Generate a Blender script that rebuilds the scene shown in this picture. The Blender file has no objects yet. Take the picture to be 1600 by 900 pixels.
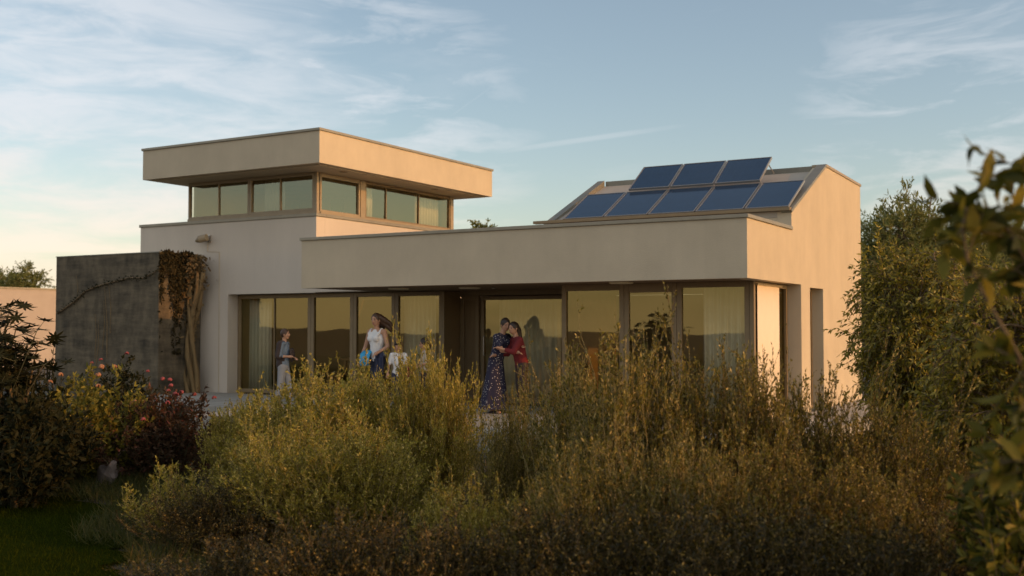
import bpy, math, random
import numpy as np
from mathutils import Vector, Matrix
R = math.radians
scene = bpy.context.scene
# ------------------------------------------------------------------ camera
cam_d = bpy.data.cameras.new('camera'); cam = bpy.data.objects.new('camera', cam_d)
scene.collection.objects.link(cam); scene.camera = cam
CAM = Vector((4.991, -17.498, 1.5)); YAW = R(30.325); PITCH = R(2.034); F = 1672.8
cam.location = CAM
cam.rotation_euler = (math.pi/2 + PITCH, 0, YAW)
cam_d.sensor_width = 36; cam_d.lens = 36*F/1600
cam_d.clip_start = .05; cam_d.clip_end = 20000
cam_d.dof.use_dof = True; cam_d.dof.focus_distance = 13.0; cam_d.dof.aperture_fstop = 1.8
# ------------------------------------------------------------------ light
SUN_EL, SUN_AZ = 17.0, 8.0            # azimuth from +X towards +Y
sd = Vector((math.cos(R(SUN_EL))*math.cos(R(SUN_AZ)), math.cos(R(SUN_EL))*math.sin(R(SUN_AZ)), math.sin(R(SUN_EL))))
sun_d = bpy.data.lights.new('sun', 'SUN'); sun = bpy.data.objects.new('sun', sun_d)
scene.collection.objects.link(sun)
sun.rotation_euler = (-sd).to_track_quat('-Z', 'Y').to_euler()
sun_d.energy = 2.0; sun_d.angle = R(.5); sun_d.color = (.75, .32, .055)
world = bpy.data.worlds.new('World'); scene.world = world; world.use_nodes = True
wn = world.node_tree; N = wn.nodes; L = wn.links; N.clear()
out = N.new('ShaderNodeOutputWorld'); bg = N.new('ShaderNodeBackground')
sky = N.new('ShaderNodeTexSky'); sky.sky_type = 'NISHITA'; sky.sun_disc = False
sky.sun_elevation = R(SUN_EL); sky.sun_rotation = R(90-SUN_AZ)
sky.altitude = 200; sky.air_density = 1.0; sky.dust_density = 1.6; sky.ozone_density = 1.4
bg.inputs['Strength'].default_value = .15
tc = N.new('ShaderNodeTexCoord')
def wnoise(scale3, rot, sc, det, dist, rough=.6, loc=(0, 0, 0)):
    m = N.new('ShaderNodeMapping'); m.inputs['Scale'].default_value = scale3; m.inputs['Rotation'].default_value = rot
    m.inputs['Location'].default_value = loc
    n = N.new('ShaderNodeTexNoise'); n.inputs['Scale'].default_value = sc; n.inputs['Detail'].default_value = det
    n.inputs['Distortion'].default_value = dist; n.inputs['Roughness'].default_value = rough
    L.new(tc.outputs['Generated'], m.inputs['Vector']); L.new(m.outputs[0], n.inputs['Vector']); return n
def wramp(src, a, b, lo=0, hi=1):
    r = N.new('ShaderNodeMapRange'); r.interpolation_type = 'SMOOTHSTEP'
    r.inputs['From Min'].default_value = a; r.inputs['From Max'].default_value = b
    r.inputs['To Min'].default_value = lo; r.inputs['To Max'].default_value = hi
    L.new(src, r.inputs['Value']); return r.outputs[0]
def wmath(op, a, b):
    m = N.new('ShaderNodeMath'); m.operation = op
    for i, x in enumerate((a, b)):
        if isinstance(x, (int, float)): m.inputs[i].default_value = x
        else: L.new(x, m.inputs[i])
    return m.outputs[0]
def wdot(v):
    d = N.new('ShaderNodeVectorMath'); d.operation = 'DOT_PRODUCT'; L.new(tc.outputs['Generated'], d.inputs[0])
    d.inputs[1].default_value = v; return d.outputs['Value']
def dirv(u, v):                       # world direction of a point in the photo (1600 px wide)
    a = (u-800)/F; b = (450-v)/F
    g = math.cos(PITCH)-b*math.sin(PITCH); z = math.sin(PITCH)+b*math.cos(PITCH)
    return Vector((a*math.cos(YAW)-g*math.sin(YAW), a*math.sin(YAW)+g*math.cos(YAW), z))
def at(u, v, depth):                  # the place at that direction, `depth` metres away
    return CAM + dirv(u, v)*depth
wisps = wnoise((1, 1, 3.2), (R(8), R(-6), R(20)), 4.0, 9, .35, .58)
big = wnoise((1, 1, 2.4), (0, 0, 0), 1.6, 3, .3)
fine_w = wnoise((1, 1, 4.5), (R(14), R(-16), R(20)), 8.0, 8, .5, .62, (3, 1, 2))
left_m = wramp(wdot(dirv(60, 330).normalized()), .93, 1.0)      # cloudier to the left, low
mid_m = wramp(wdot(dirv(520, 230).normalized()), .975, 1.0)
right_m = wramp(wdot(dirv(1480, 190).normalized()), .988, .9995)
c1 = wmath('MULTIPLY', wramp(wisps.outputs['Fac'], .44, .74), wramp(big.outputs['Fac'], .35, .6, .25, 1))
c2 = wmath('MULTIPLY', wramp(fine_w.outputs['Fac'], .33, .66, .25, 1), left_m)
c3 = wmath('MULTIPLY', wramp(fine_w.outputs['Fac'], .40, .70), wmath('MULTIPLY', mid_m, .8))
c4 = wmath('MULTIPLY', wramp(fine_w.outputs['Fac'], .38, .66), wmath('MULTIPLY', right_m, .6))
cl = wmath('MAXIMUM', wmath('MULTIPLY', c1, .22), wmath('MAXIMUM', c2, wmath('MAXIMUM', c3, c4)))
back_fill = wramp(wdot(Vector((-.15, -1, .35)).normalized()), -.15, .75, 0, .75)   # bright cloud added behind the viewer to fill the shaded front walls
back_fill = wmath('MULTIPLY', back_fill, wramp(wisps.outputs['Fac'], .34, .62, .42, 1))
def trail(u0, v0, u1, v1, wd, amt):      # a thin condensation trail between two sky directions
    A = dirv(u0, v0).normalized(); B = dirv(u1, v1).normalized(); n = A.cross(B).normalized(); c = (A+B).normalized()
    a = wmath('ABSOLUTE', wdot(n), 0.); side = wramp(a, wd*.2, wd, 1, 0)
    h = math.cos(A.angle(B)/2); return wmath('MULTIPLY', wmath('MULTIPLY', side, wramp(wdot(c), h-.0008, min(h+.012, 1), 0, amt)), wramp(fine_w.outputs['Fac'], .3, .6, .6, 1))
tr = wmath('MAXIMUM', trail(740, 243, 1110, 190, .0042, .34), trail(726, 166, 751, 148, .0012, .22))
tr = wmath('MULTIPLY', tr, wramp(wdot(dirv(900, 200).normalized()), .9, .95))
cl = wmath('MAXIMUM', tr, cl)
cl = wmath('MAXIMUM', wmath('MAXIMUM', wmath('MULTIPLY', cl, .8), .07), back_fill)
sepz = N.new('ShaderNodeSeparateXYZ'); L.new(tc.outputs['Generated'], sepz.inputs[0])
low = wramp(sepz.outputs['Z'], .0, .20, 1, 0)
ccol = N.new('ShaderNodeMix'); ccol.data_type = 'RGBA'
ccol.inputs['A'].default_value = (4.2, 4.3, 4.5, 1); ccol.inputs['B'].default_value = (6.1, 4.9, 3.7, 1)
L.new(low, ccol.inputs['Factor'])
tint = N.new('ShaderNodeVectorMath'); tint.operation = 'MULTIPLY'; tint.inputs[1].default_value = (.96, .88, .77); L.new(sky.outputs[0], tint.inputs[0])
mixs = N.new('ShaderNodeMix'); mixs.data_type = 'RGBA'
L.new(cl, mixs.inputs['Factor']); L.new(tint.outputs[0], mixs.inputs['A']); L.new(ccol.outputs['Result'], mixs.inputs['B'])
L.new(mixs.outputs['Result'], bg.inputs['Color']); L.new(bg.outputs[0], out.inputs['Surface'])
vs = scene.view_settings
vs.view_transform = 'Standard'; vs.look = 'None'; vs.gamma = 1; vs.exposure = .40; vs.use_curve_mapping = False
scene.render.engine = 'CYCLES'
scene.cycles.max_bounces = 8; scene.cycles.transparent_max_bounces = 12
# ------------------------------------------------------------------ materials
def mat(name, col, rough=.8, var=.0, vscale=3.0, bump=0, bscale=40, metal=0, col2=None, stretch=(1, 1, 1), spec=.5, det=6):
    m = bpy.data.materials.new(name); m.use_nodes = True; n = m.node_tree.nodes; l = m.node_tree.links
    b = n['Principled BSDF']; b.inputs['Roughness'].default_value = rough; b.inputs['Metallic'].default_value = metal
    b.inputs['Specular IOR Level'].default_value = spec
    b.inputs['Base Color'].default_value = (*col, 1)
    t = n.new('ShaderNodeTexCoord'); mp = n.new('ShaderNodeMapping'); mp.inputs['Scale'].default_value = stretch
    l.new(t.outputs['Object'], mp.inputs[0])
    if var or col2:
        no = n.new('ShaderNodeTexNoise'); no.inputs['Scale'].default_value = vscale; no.inputs['Detail'].default_value = det
        no.inputs['Roughness'].default_value = .62
        l.new(mp.outputs[0], no.inputs['Vector'])
        mr = n.new('ShaderNodeMapRange'); mr.inputs['From Min'].default_value = .3; mr.inputs['From Max'].default_value = .7
        l.new(no.outputs['Fac'], mr.inputs['Value'])
        mx = n.new('ShaderNodeMix'); mx.data_type = 'RGBA'; l.new(mr.outputs[0], mx.inputs['Factor'])
        c2 = col2 or tuple(c*(1+var) for c in col); c1 = col if col2 else tuple(c*(1-var) for c in col)
        mx.inputs['A'].default_value = (*c1, 1); mx.inputs['B'].default_value = (*c2, 1)
        l.new(mx.outputs['Result'], b.inputs['Base Color'])
    if bump:
        nb = n.new('ShaderNodeTexNoise'); nb.inputs['Scale'].default_value = bscale; nb.inputs['Detail'].default_value = 5
        l.new(mp.outputs[0], nb.inputs['Vector'])
        bp = n.new('ShaderNodeBump'); bp.inputs['Strength'].default_value = bump; bp.inputs['Distance'].default_value = .02
        l.new(nb.outputs['Fac'], bp.inputs['Height']); l.new(bp.outputs[0], b.inputs['Normal'])
    return m
def leafmat(name, c1, c2, c3=None, trans=.35, rough=.55, spec=.22):
    m = bpy.data.materials.new(name); m.use_nodes = True; n = m.node_tree.nodes; l = m.node_tree.links; n.clear()
    o = n.new('ShaderNodeOutputMaterial'); a = n.new('ShaderNodeAttribute'); a.attribute_name = 'var'
    r = n.new('ShaderNodeValToRGB'); r.color_ramp.elements[0].color = (*c1, 1); r.color_ramp.elements[1].color = (*c2, 1)
    if c3:
        e = r.color_ramp.elements.new(.84); e.color = (*c2, 1); r.color_ramp.elements[-1].color = (*c3, 1)
    l.new(a.outputs['Fac'], r.inputs[0])
    d = n.new('ShaderNodeBsdfPrincipled'); d.inputs['Roughness'].default_value = rough; d.inputs['Specular IOR Level'].default_value = spec
    t = n.new('ShaderNodeBsdfTranslucent'); mx = n.new('ShaderNodeMixShader'); mx.inputs[0].default_value = trans
    l.new(r.outputs[0], d.inputs['Base Color']); l.new(r.outputs[0], t.inputs['Color'])
    l.new(d.outputs[0], mx.inputs[1]); l.new(t.outputs[0], mx.inputs[2]); l.new(mx.outputs[0], o.inputs['Surface'])
    return m
def glassmat(name, refl, trans, fac):
    m = bpy.data.materials.new(name); m.use_nodes = True; n = m.node_tree.nodes; l = m.node_tree.links; n.clear()
    o = n.new('ShaderNodeOutputMaterial'); g = n.new('ShaderNodeBsdfGlossy'); g.inputs['Roughness'].default_value = .0
    g.inputs['Color'].default_value = (*refl, 1)
    t = n.new('ShaderNodeBsdfTransparent'); t.inputs['Color'].default_value = (*trans, 1)
    lw = n.new('ShaderNodeLayerWeight'); lw.inputs['Blend'].default_value = .35
    mr = n.new('ShaderNodeMapRange'); mr.inputs['To Min'].default_value = fac; mr.inputs['To Max'].default_value = 1
    l.new(lw.outputs['Fresnel'], mr.inputs['Value'])
    tx = n.new('ShaderNodeTexCoord'); no = n.new('ShaderNodeTexNoise'); no.inputs['Scale'].default_value = .9; no.inputs['Detail'].default_value = 1
    bp = n.new('ShaderNodeBump'); bp.inputs['Strength'].default_value = .03; bp.inputs['Distance'].default_value = .05
    l.new(tx.outputs['Object'], no.inputs['Vector']); l.new(no.outputs['Fac'], bp.inputs['Height']); l.new(bp.outputs[0], g.inputs['Normal'])
    mx = n.new('ShaderNodeMixShader'); l.new(mr.outputs[0], mx.inputs[0]); l.new(t.outputs[0], mx.inputs[1]); l.new(g.outputs[0], mx.inputs[2])
    l.new(mx.outputs[0], o.inputs['Surface']); return m
M = {}
M['stucco'] = mat('stucco', (.56, .465, .33), .9, .075, 1.3, .25, 90, spec=.2, stretch=(1, 1, .8))
M['stucco_white'] = mat('stucco_white', (.63, .545, .445), .9, .06, .8, .2, 90, spec=.2, stretch=(1, 1, .5))
def streak(m, amt):      # faint rain streaks and patchy render
    n = m.node_tree.nodes; l = m.node_tree.links; b = n['Principled BSDF']; src = b.inputs['Base Color'].links[0].from_socket
    t = n.new('ShaderNodeTexCoord'); mp = n.new('ShaderNodeMapping'); mp.inputs['Scale'].default_value = (2.6, 2.6, .30); l.new(t.outputs['Object'], mp.inputs[0])
    a = n.new('ShaderNodeTexNoise'); a.inputs['Scale'].default_value = 1.3; a.inputs['Detail'].default_value = 7; a.inputs['Roughness'].default_value = .7; l.new(mp.outputs[0], a.inputs['Vector'])
    mr = n.new('ShaderNodeMapRange'); mr.inputs['From Min'].default_value = .35; mr.inputs['From Max'].default_value = .7; mr.inputs['To Min'].default_value = 1+amt*.4; mr.inputs['To Max'].default_value = 1-amt
    l.new(a.outputs['Fac'], mr.inputs['Value']); v = n.new('ShaderNodeVectorMath'); v.operation = 'SCALE'; l.new(src, v.inputs[0]); l.new(mr.outputs[0], v.inputs['Scale']); l.new(v.outputs[0], b.inputs['Base Color'])
streak(M['stucco'], .03); streak(M['stucco_white'], .03)
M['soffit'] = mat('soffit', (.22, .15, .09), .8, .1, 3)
M['coping'] = mat('coping', (.30, .26, .19), .45, .1, 5, metal=.3)
M['frame'] = mat('frame', (.24, .17, .09), .5, .08, 6, spec=.4)
M['frame_pale'] = mat('frame_pale', (.34, .26, .16), .5, .08, 6)
M['glass'] = glassmat('glass', (.60, .50, .225), (.93, .91, .80), .20)
M['glass_up'] = glassmat('glass_up', (.50, .50, .36), (.80, .76, .62), .30)
M['ridge_gray'] = mat('roof_sheet', (.42, .36, .28), .6, .06, 4)
M['verge'] = mat('verge_metal', (.24, .22, .17), .5, .1, 5, metal=.3)
M['int_wall'] = mat('interior_wall', (.55, .46, .32), .9, .04, 2)
M['int_dark'] = mat('interior_floor', (.12, .085, .05), .4, .1, 3)
M['terrace'] = mat('terrace_stone', (.36, .33, .28), .75, .16, 2.5, .2, 30)
def joints(m):
    n = m.node_tree.nodes; l = m.node_tree.links; b = n['Principled BSDF']; src = b.inputs['Base Color'].links[0].from_socket
    t = n.new('ShaderNodeTexCoord'); br = n.new('ShaderNodeTexBrick'); br.offset = 0; br.inputs['Scale'].default_value = 1; br.inputs['Brick Width'].default_value = .9; br.inputs['Row Height'].default_value = .9
    br.inputs['Mortar Size'].default_value = .008; br.inputs['Color1'].default_value = (1, 1, 1, 1); br.inputs['Color2'].default_value = (.88, .88, .88, 1); br.inputs['Mortar'].default_value = (.3, .28, .25, 1)
    l.new(t.outputs['Object'], br.inputs['Vector']); v = n.new('ShaderNodeVectorMath'); v.operation = 'MULTIPLY'; l.new(src, v.inputs[0]); l.new(br.outputs['Color'], v.inputs[1]); l.new(v.outputs[0], b.inputs['Base Color'])
joints(M['terrace'])
M['curtain'] = mat('curtain_sheer', (.84, .83, .74), .95, .03, 3)
M['blind'] = mat('blind_fabric', (.78, .66, .50), .9, .03, 2)
M['lamp'] = mat('lamp_brass', (.85, .75, .5), .25, metal=.6)
M['wood'] = mat('wood_warm', (.34, .19, .07), .5, .25, 4, stretch=(1, 8, 8))
M['cushion'] = mat('cushion', (.55, .40, .16), .9, .1, 6)
M['steel'] = mat('steel', (.45, .42, .38), .35, .05, 5, metal=.8)
M['rock'] = mat('rock', (.17, .135, .115), .9, .3, 4, .6, 9)
M['soil'] = mat('soil', (.055, .042, .022), .95, .4, 1.2, .6, 12)
M['bark'] = mat('bark', (.17, .115, .06), .9, .35, 12, .6, 30, stretch=(1, 1, .2))
M['dry_bark'] = mat('dry_bark', (.20, .13, .055), .9, .35, 10, .6, 30, stretch=(1, 1, .12))
M['twig'] = mat('twig', (.15, .095, .035), .85, .2, 10)
M['straw'] = mat('straw', (.34, .25, .10), .8, .2, 10)
M['stem_green'] = mat('stem_green', (.075, .07, .03), .7, .2, 10)
M['skin'] = mat('skin', (.46, .25, .155), .55, .04, 8, spec=.35)
M['hair'] = mat('hair_dark', (.028, .015, .009), .5, .3, 60, stretch=(1, 1, .1))
M['hair_brown'] = mat('hair_brown', (.06, .028, .013), .5, .3, 60, stretch=(1, 1, .1))
M['cloth_white'] = mat('cloth_white', (.72, .70, .68), .9, .03, 10)
M['cloth_grey'] = mat('cloth_grey', (.30, .29, .29), .9, .08, 10)
M['cloth_dark'] = mat('cloth_dark', (.05, .033, .028), .9, .1, 10)
M['denim'] = mat('denim', (.035, .04, .075), .9, .15, 20)
M['shirt_blue'] = mat('shirt_blue', (.16, .20, .25), .9, .05, 10)
M['cyan'] = mat('cloth_cyan', (.05, .36, .62), .8, .08, 10)
M['red'] = mat('cloth_red', (.15, .010, .012), .85, .12, 10)
M['cream'] = mat('cloth_cream', (.50, .42, .33), .9, .06, 10)
M['eye'] = mat('eye', (.03, .02, .015), .3)
M['lip'] = mat('lip', (.33, .10, .08), .5)
def dotmat():
    m = mat('dress_dots', (.02, .02, .05), .9); n = m.node_tree.nodes; l = m.node_tree.links
    v = n.new('ShaderNodeTexVoronoi'); v.inputs['Scale'].default_value = 30; t = n.new('ShaderNodeTexCoord'); l.new(t.outputs['Object'], v.inputs['Vector'])
    lt = n.new('ShaderNodeMath'); lt.operation = 'LESS_THAN'; lt.inputs[1].default_value = .21; l.new(v.outputs['Distance'], lt.inputs[0])
    mx = n.new('ShaderNodeMix'); mx.data_type = 'RGBA'; mx.inputs['A'].default_value = (.02, .018, .042, 1); mx.inputs['B'].default_value = (.6, .55, .5, 1)
    l.new(lt.outputs[0], mx.inputs['Factor']); l.new(mx.outputs['Result'], n['Principled BSDF'].inputs['Base Color']); return m
M['dots'] = dotmat()
def panelmat():
    m = mat('solar_cells', (.012, .028, .06), .12, spec=.6); n = m.node_tree.nodes; l = m.node_tree.links
    t = n.new('ShaderNodeTexCoord'); br = n.new('ShaderNodeTexBrick'); br.offset = 0; br.inputs['Scale'].default_value = 7
    br.inputs['Mortar Size'].default_value = .008; br.inputs['Brick Width'].default_value = 1.1; br.inputs['Row Height'].default_value = 1.1
    br.inputs['Color1'].default_value = (.016, .040, .080, 1); br.inputs['Color2'].default_value = (.018, .044, .088, 1); br.inputs['Mortar'].default_value = (.03, .055, .09, 1)
    l.new(t.outputs['Object'], br.inputs['Vector']); l.new(br.outputs['Color'], n['Principled BSDF'].inputs['Base Color']); return m
M['cells'] = panelmat()
def stonemat():
    m = mat('board_concrete', (.07, .062, .048), .9, bump=.9, bscale=9); n = m.node_tree.nodes; l = m.node_tree.links
    t = n.new('ShaderNodeTexCoord')
    mp = n.new('ShaderNodeMapping'); mp.inputs['Scale'].default_value = (1, 1, 7); l.new(t.outputs['Object'], mp.inputs[0])
    a = n.new('ShaderNodeTexNoise'); a.inputs['Scale'].default_value = .9; a.inputs['Detail'].default_value = 9; a.inputs['Roughness'].default_value = .7
    l.new(mp.outputs[0], a.inputs['Vector'])
    mp2 = n.new('ShaderNodeMapping'); mp2.inputs['Scale'].default_value = (2.2, 2.2, 1.1); l.new(t.outputs['Object'], mp2.inputs[0])
    b2 = n.new('ShaderNodeTexNoise'); b2.inputs['Scale'].default_value = 2; b2.inputs['Detail'].default_value = 6; l.new(mp2.outputs[0], b2.inputs['Vector'])
    ad = n.new('ShaderNodeMath'); ad.operation = 'ADD'; l.new(a.outputs['Fac'], ad.inputs[0]); l.new(b2.outputs['Fac'], ad.inputs[1])
    r = n.new('ShaderNodeValToRGB'); r.color_ramp.elements[0].position = .36; r.color_ramp.elements[1].position = .66
    hf = n.new('ShaderNodeMath'); hf.operation = 'MULTIPLY'; hf.inputs[1].default_value = .5; l.new(ad.outputs[0], hf.inputs[0])
    r.color_ramp.elements[0].color = (.044, .035, .022, 1); r.color_ramp.elements[1].color = (.19, .148, .092, 1)
    l.new(hf.outputs[0], r.inputs[0]); l.new(r.outputs[0], n['Principled BSDF'].inputs['Base Color']); return m
M['concrete'] = stonemat()
M['leaf_silver'] = leafmat('leaf_silver', (.055, .048, .007), (.30, .235, .035), (.75, .50, .15), .48, .36, .5)
M['leaf_gold'] = leafmat('leaf_gold', (.15, .13, .016), (.56, .45, .07), (.95, .68, .22), .52, .36, .5)
M['leaf_willow'] = leafmat('leaf_willow', (.07, .07, .008), (.40, .32, .035), (.70, .50, .10), .48, .36, .5)
M['leaf_tree'] = leafmat('leaf_tree', (.12, .14, .035), (.28, .28, .085), (.34, .31, .11), .42)
M['leaf_dark'] = leafmat('leaf_dark', (.012, .016, .004), (.034, .030, .008), None, .2, .8)
M['leaf_rose'] = leafmat('leaf_rose', (.12, .12, .02), (.32, .26, .045), (.45, .33, .07), .4)
M['leaf_red'] = leafmat('leaf_red', (.055, .030, .016), (.10, .055, .026), (.18, .06, .04), .3)
M['leaf_near'] = leafmat('leaf_near', (.03, .04, .006), (.20, .17, .02), (.45, .30, .05), .45, .5)
M['leaf_dry'] = leafmat('leaf_dry', (.10, .065, .028), (.28, .19, .085), None, .2, .8)
M['leaf_shade_coat'] = leafmat('leaf_shade_coat', (.02, .018, .008), (.06, .045, .018), None, .1, .9)  # concrete-dark leaves, their tone stands in for shade on the annex side
M['leaf_shade'] = leafmat('leaf_shade', (.018, .016, .002), (.075, .058, .008), (.65, .42, .10), .45, .36, .5)  # darker copy for the bottom shrubs, shade is put into the leaf colour
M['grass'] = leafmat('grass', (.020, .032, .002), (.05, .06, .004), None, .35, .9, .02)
M['grass_long'] = leafmat('grass_long', (.05, .065, .015), (.10, .09, .02), (.22, .15, .05), .4)
M['petal_orange'] = mat('petal_orange', (.34, .15, .07), .8, .25, 20)
M['petal_pink'] = mat('petal_pink', (.24, .05, .05), .8, .3, 20)
M['petal_yellow'] = mat('petal_yellow', (.75, .60, .12), .7, .1, 20)
# ------------------------------------------------------------------ helpers
col = scene.collection
def tag(o, label=None, cat=None, group=None, kind=None):
    for k, v in (('label', label), ('category', cat), ('group', group), ('kind', kind)):
        if v: o[k] = v
    return o
def empty(name, loc=(0, 0, 0), rz=0):
    o = bpy.data.objects.new(name, None); col.objects.link(o); o.location = loc; o.rotation_euler = (0, 0, rz); o.empty_display_size = .2
    return o
class MB:
    def __init__(s): s.v = []; s.f = []; s.m = []; s.mats = []
    def mi(s, m):
        m = M[m] if isinstance(m, str) else m
        if m not in s.mats: s.mats.append(m)
        return s.mats.index(m)
    def add(s, vs, fs, m):
        k = len(s.v); s.v += [tuple(v) for v in vs]; i = s.mi(m)
        for f in fs: s.f.append([a+k for a in f]); s.m.append(i)
    def box(s, x0, x1, y0, y1, z0, z1, m, rot=None):
        vs = [Vector((x, y, z)) for x in (x0, x1) for y in (y0, y1) for z in (z0, z1)]
        if rot: c = Vector(((x0+x1)/2, (y0+y1)/2, (z0+z1)/2)); vs = [rot @ (v-c)+c for v in vs]
        s.add(vs, [(0, 1, 3, 2), (4, 6, 7, 5), (0, 4, 5, 1), (2, 3, 7, 6), (0, 2, 6, 4), (1, 5, 7, 3)], m)
    def prism(s, pts, x0, x1, m):      # polygon of (y,z) extruded along X
        n = len(pts); vs = [(x0, y, z) for y, z in pts]+[(x1, y, z) for y, z in pts]
        s.add(vs, [list(range(n)), list(range(2*n-1, n-1, -1))]+[(i, (i+1) % n, n+(i+1) % n, n+i) for i in range(n)], m)
    def tube(s, pts, rad, m, n=8):
        pts = [Vector(p) for p in pts]; rr = rad if isinstance(rad, (list, tuple)) else [rad]*len(pts)
        vs = []; up = Vector((0, 0, 1))
        for i, p in enumerate(pts):
            t = (pts[min(i+1, len(pts)-1)]-pts[max(i-1, 0)]).normalized()
            a = t.cross(up if abs(t.z) < .9 else Vector((1, 0, 0))).normalized(); b = t.cross(a)
            vs += [p+(a*math.cos(2*math.pi*j/n)+b*math.sin(2*math.pi*j/n))*rr[i] for j in range(n)]
        fs = [(i*n+j, i*n+(j+1) % n, (i+1)*n+(j+1) % n, (i+1)*n+j) for i in range(len(pts)-1) for j in range(n)]
        fs += [list(range(n-1, -1, -1)), [(len(pts)-1)*n+j for j in range(n)]]
        s.add(vs, fs, m)
    def ell(s, c, r, m, nu=12, nv=8, rot=None, fn=None):
        c = Vector(c); vs = []
        for i in range(nv+1):
            for j in range(nu):
                th = math.pi*i/nv; ph = 2*math.pi*j/nu
                p = Vector((math.sin(th)*math.cos(ph), math.sin(th)*math.sin(ph), math.cos(th)))
                if fn: p = fn(p)
                p = Vector((p.x*r[0], p.y*r[1], p.z*r[2]))
                if rot: p = rot @ p
                vs.append(c+p)
        s.add(vs, [(i*nu+j, (i+1)*nu+j, (i+1)*nu+(j+1) % nu, i*nu+(j+1) % nu) for i in range(nv) for j in range(nu)], m)
    def build(s, name, parent=None, smooth=False, bevel=0, recalc=True):
        me = bpy.data.meshes.new(name); me.from_pydata(s.v, [], s.f); me.polygons.foreach_set('material_index', s.m)
        for m in s.mats: me.materials.append(m)
        import bmesh
        bm = bmesh.new(); bm.from_mesh(me); recalc and bmesh.ops.recalc_face_normals(bm, faces=bm.faces)
        if smooth: bmesh.ops.remove_doubles(bm, verts=bm.verts, dist=1e-5)
        bm.to_mesh(me); bm.free()
        if smooth: me.shade_smooth()
        o = bpy.data.objects.new(name, me); col.objects.link(o)
        if parent: o.parent = parent
        if bevel:
            b = o.modifiers.new('bevel', 'BEVEL'); b.width = bevel; b.segments = 2; b.limit_method = 'ANGLE'; b.harden_normals = False
        return o
def boxo(name, parent, m, *a, bevel=0):
    b = MB(); b.box(*a, m); return b.build(name, parent, bevel=bevel)
# ---- foliage (numpy)
def fol_mesh(name, segs, leaves, mats):
    """segs: list of (p0,p1,r0,r1) arrays ; leaves: list of (pos,dir,side,len,wid) arrays"""
    V = []; FQ = []; MI = []; VAR = []; base = 0
    rng = np.random.default_rng(len(name)*7+len(segs))
    for p0, p1, r0, r1, mi in segs:
        n = len(p0); t = p1-p0; t = t/(np.linalg.norm(t, axis=1, keepdims=True)+1e-9)
        ref = np.where(np.abs(t[:, 2:3]) < .9, np.array([[0, 0, 1.]]), np.array([[1., 0, 0]]))
        a = np.cross(t, ref); a /= np.linalg.norm(a, axis=1, keepdims=True)+1e-9; b = np.cross(t, a)
        ring = []
        for p, r in ((p0, r0), (p1, r1)):
            for k in range(3):
                an = 2*math.pi*k/3; ring.append(p+(a*math.cos(an)+b*math.sin(an))*np.reshape(r, (-1, 1)))
        vs = np.stack(ring, 1).reshape(-1, 3); idx = base+np.arange(n)[:, None]*6
        for k in range(3):
            FQ.append(np.concatenate([idx+k, idx+(k+1) % 3, idx+3+(k+1) % 3, idx+3+k], 1)); MI.append(np.full(n, mi)); VAR.append(rng.random(n))
        V.append(vs); base += len(vs)
    for pos, d, s, ln, wd, mi in leaves:
        if np.mean(wd) > .021:          # broad leaves: two curved halves either side of the midrib
            n = len(pos); ln = np.reshape(ln, (-1, 1)); wd = np.reshape(wd, (-1, 1)); nrm = np.cross(d, s); cu = (.10+.22*rng.random((n, 1)))*ln
            b_ = pos; tip = pos+d*ln-nrm*cu; a1 = pos+d*ln*.28+s*wd*.42+nrm*wd*.14; a2 = pos+d*ln*.66+s*wd*.40+nrm*wd*.10-nrm*cu*.4
            c1 = pos+d*ln*.28-s*wd*.42+nrm*wd*.14; c2 = pos+d*ln*.66-s*wd*.40+nrm*wd*.10-nrm*cu*.4; mr_ = pos+d*ln*.5-nrm*cu*.15
            V.append(np.stack([b_, a1, a2, tip, c2, c1, mr_], 1).reshape(-1, 3)); idx = base+np.arange(n)[:, None]*7; vr = rng.random(n)
            for qd in ((0, 1, 2, 6), (6, 2, 3, 4), (0, 6, 4, 5)): FQ.append(idx+np.array(qd)[None]); MI.append(np.full(n, mi)); VAR.append(vr)
            base += 7*n; continue
        n = len(pos); ln = np.reshape(ln, (-1, 1)); wd = np.reshape(wd, (-1, 1))
        nrm = np.cross(d, s)
        v0 = pos; v1 = pos+d*ln*.45+s*wd*.5+nrm*wd*.12; v2 = pos+d*ln; v3 = pos+d*ln*.45-s*wd*.5+nrm*wd*.12
        V.append(np.stack([v0, v1, v2, v3], 1).reshape(-1, 3)); idx = base+np.arange(n)[:, None]*4
        FQ.append(idx+np.arange(4)[None]); MI.append(np.full(n, mi)); VAR.append(rng.random(n)); base += 4*n
    V = np.concatenate(V).astype(np.float32); FQ = np.concatenate(FQ).astype(np.int32); MI = np.concatenate(MI).astype(np.int32); VAR = np.concatenate(VAR).astype(np.float32)
    me = bpy.data.meshes.new(name); me.vertices.add(len(V)); me.vertices.foreach_set('co', V.ravel())
    me.loops.add(FQ.size); me.loops.foreach_set('vertex_index', FQ.ravel())
    me.polygons.add(len(FQ)); me.polygons.foreach_set('loop_start', np.arange(len(FQ), dtype=np.int32)*4)
    me.polygons.foreach_set('material_index', MI)
    for m in mats: me.materials.append(M[m])
    at_ = me.attributes.new('var', 'FLOAT', 'FACE'); at_.data.foreach_set('value', VAR)
    me.update(); me.validate(); return me
def unit(a): return a/(np.linalg.norm(a, axis=-1, keepdims=True)+1e-9)
def perp(d, rng):
    r = rng.normal(size=d.shape); s = np.cross(d, r); return unit(s)
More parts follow.
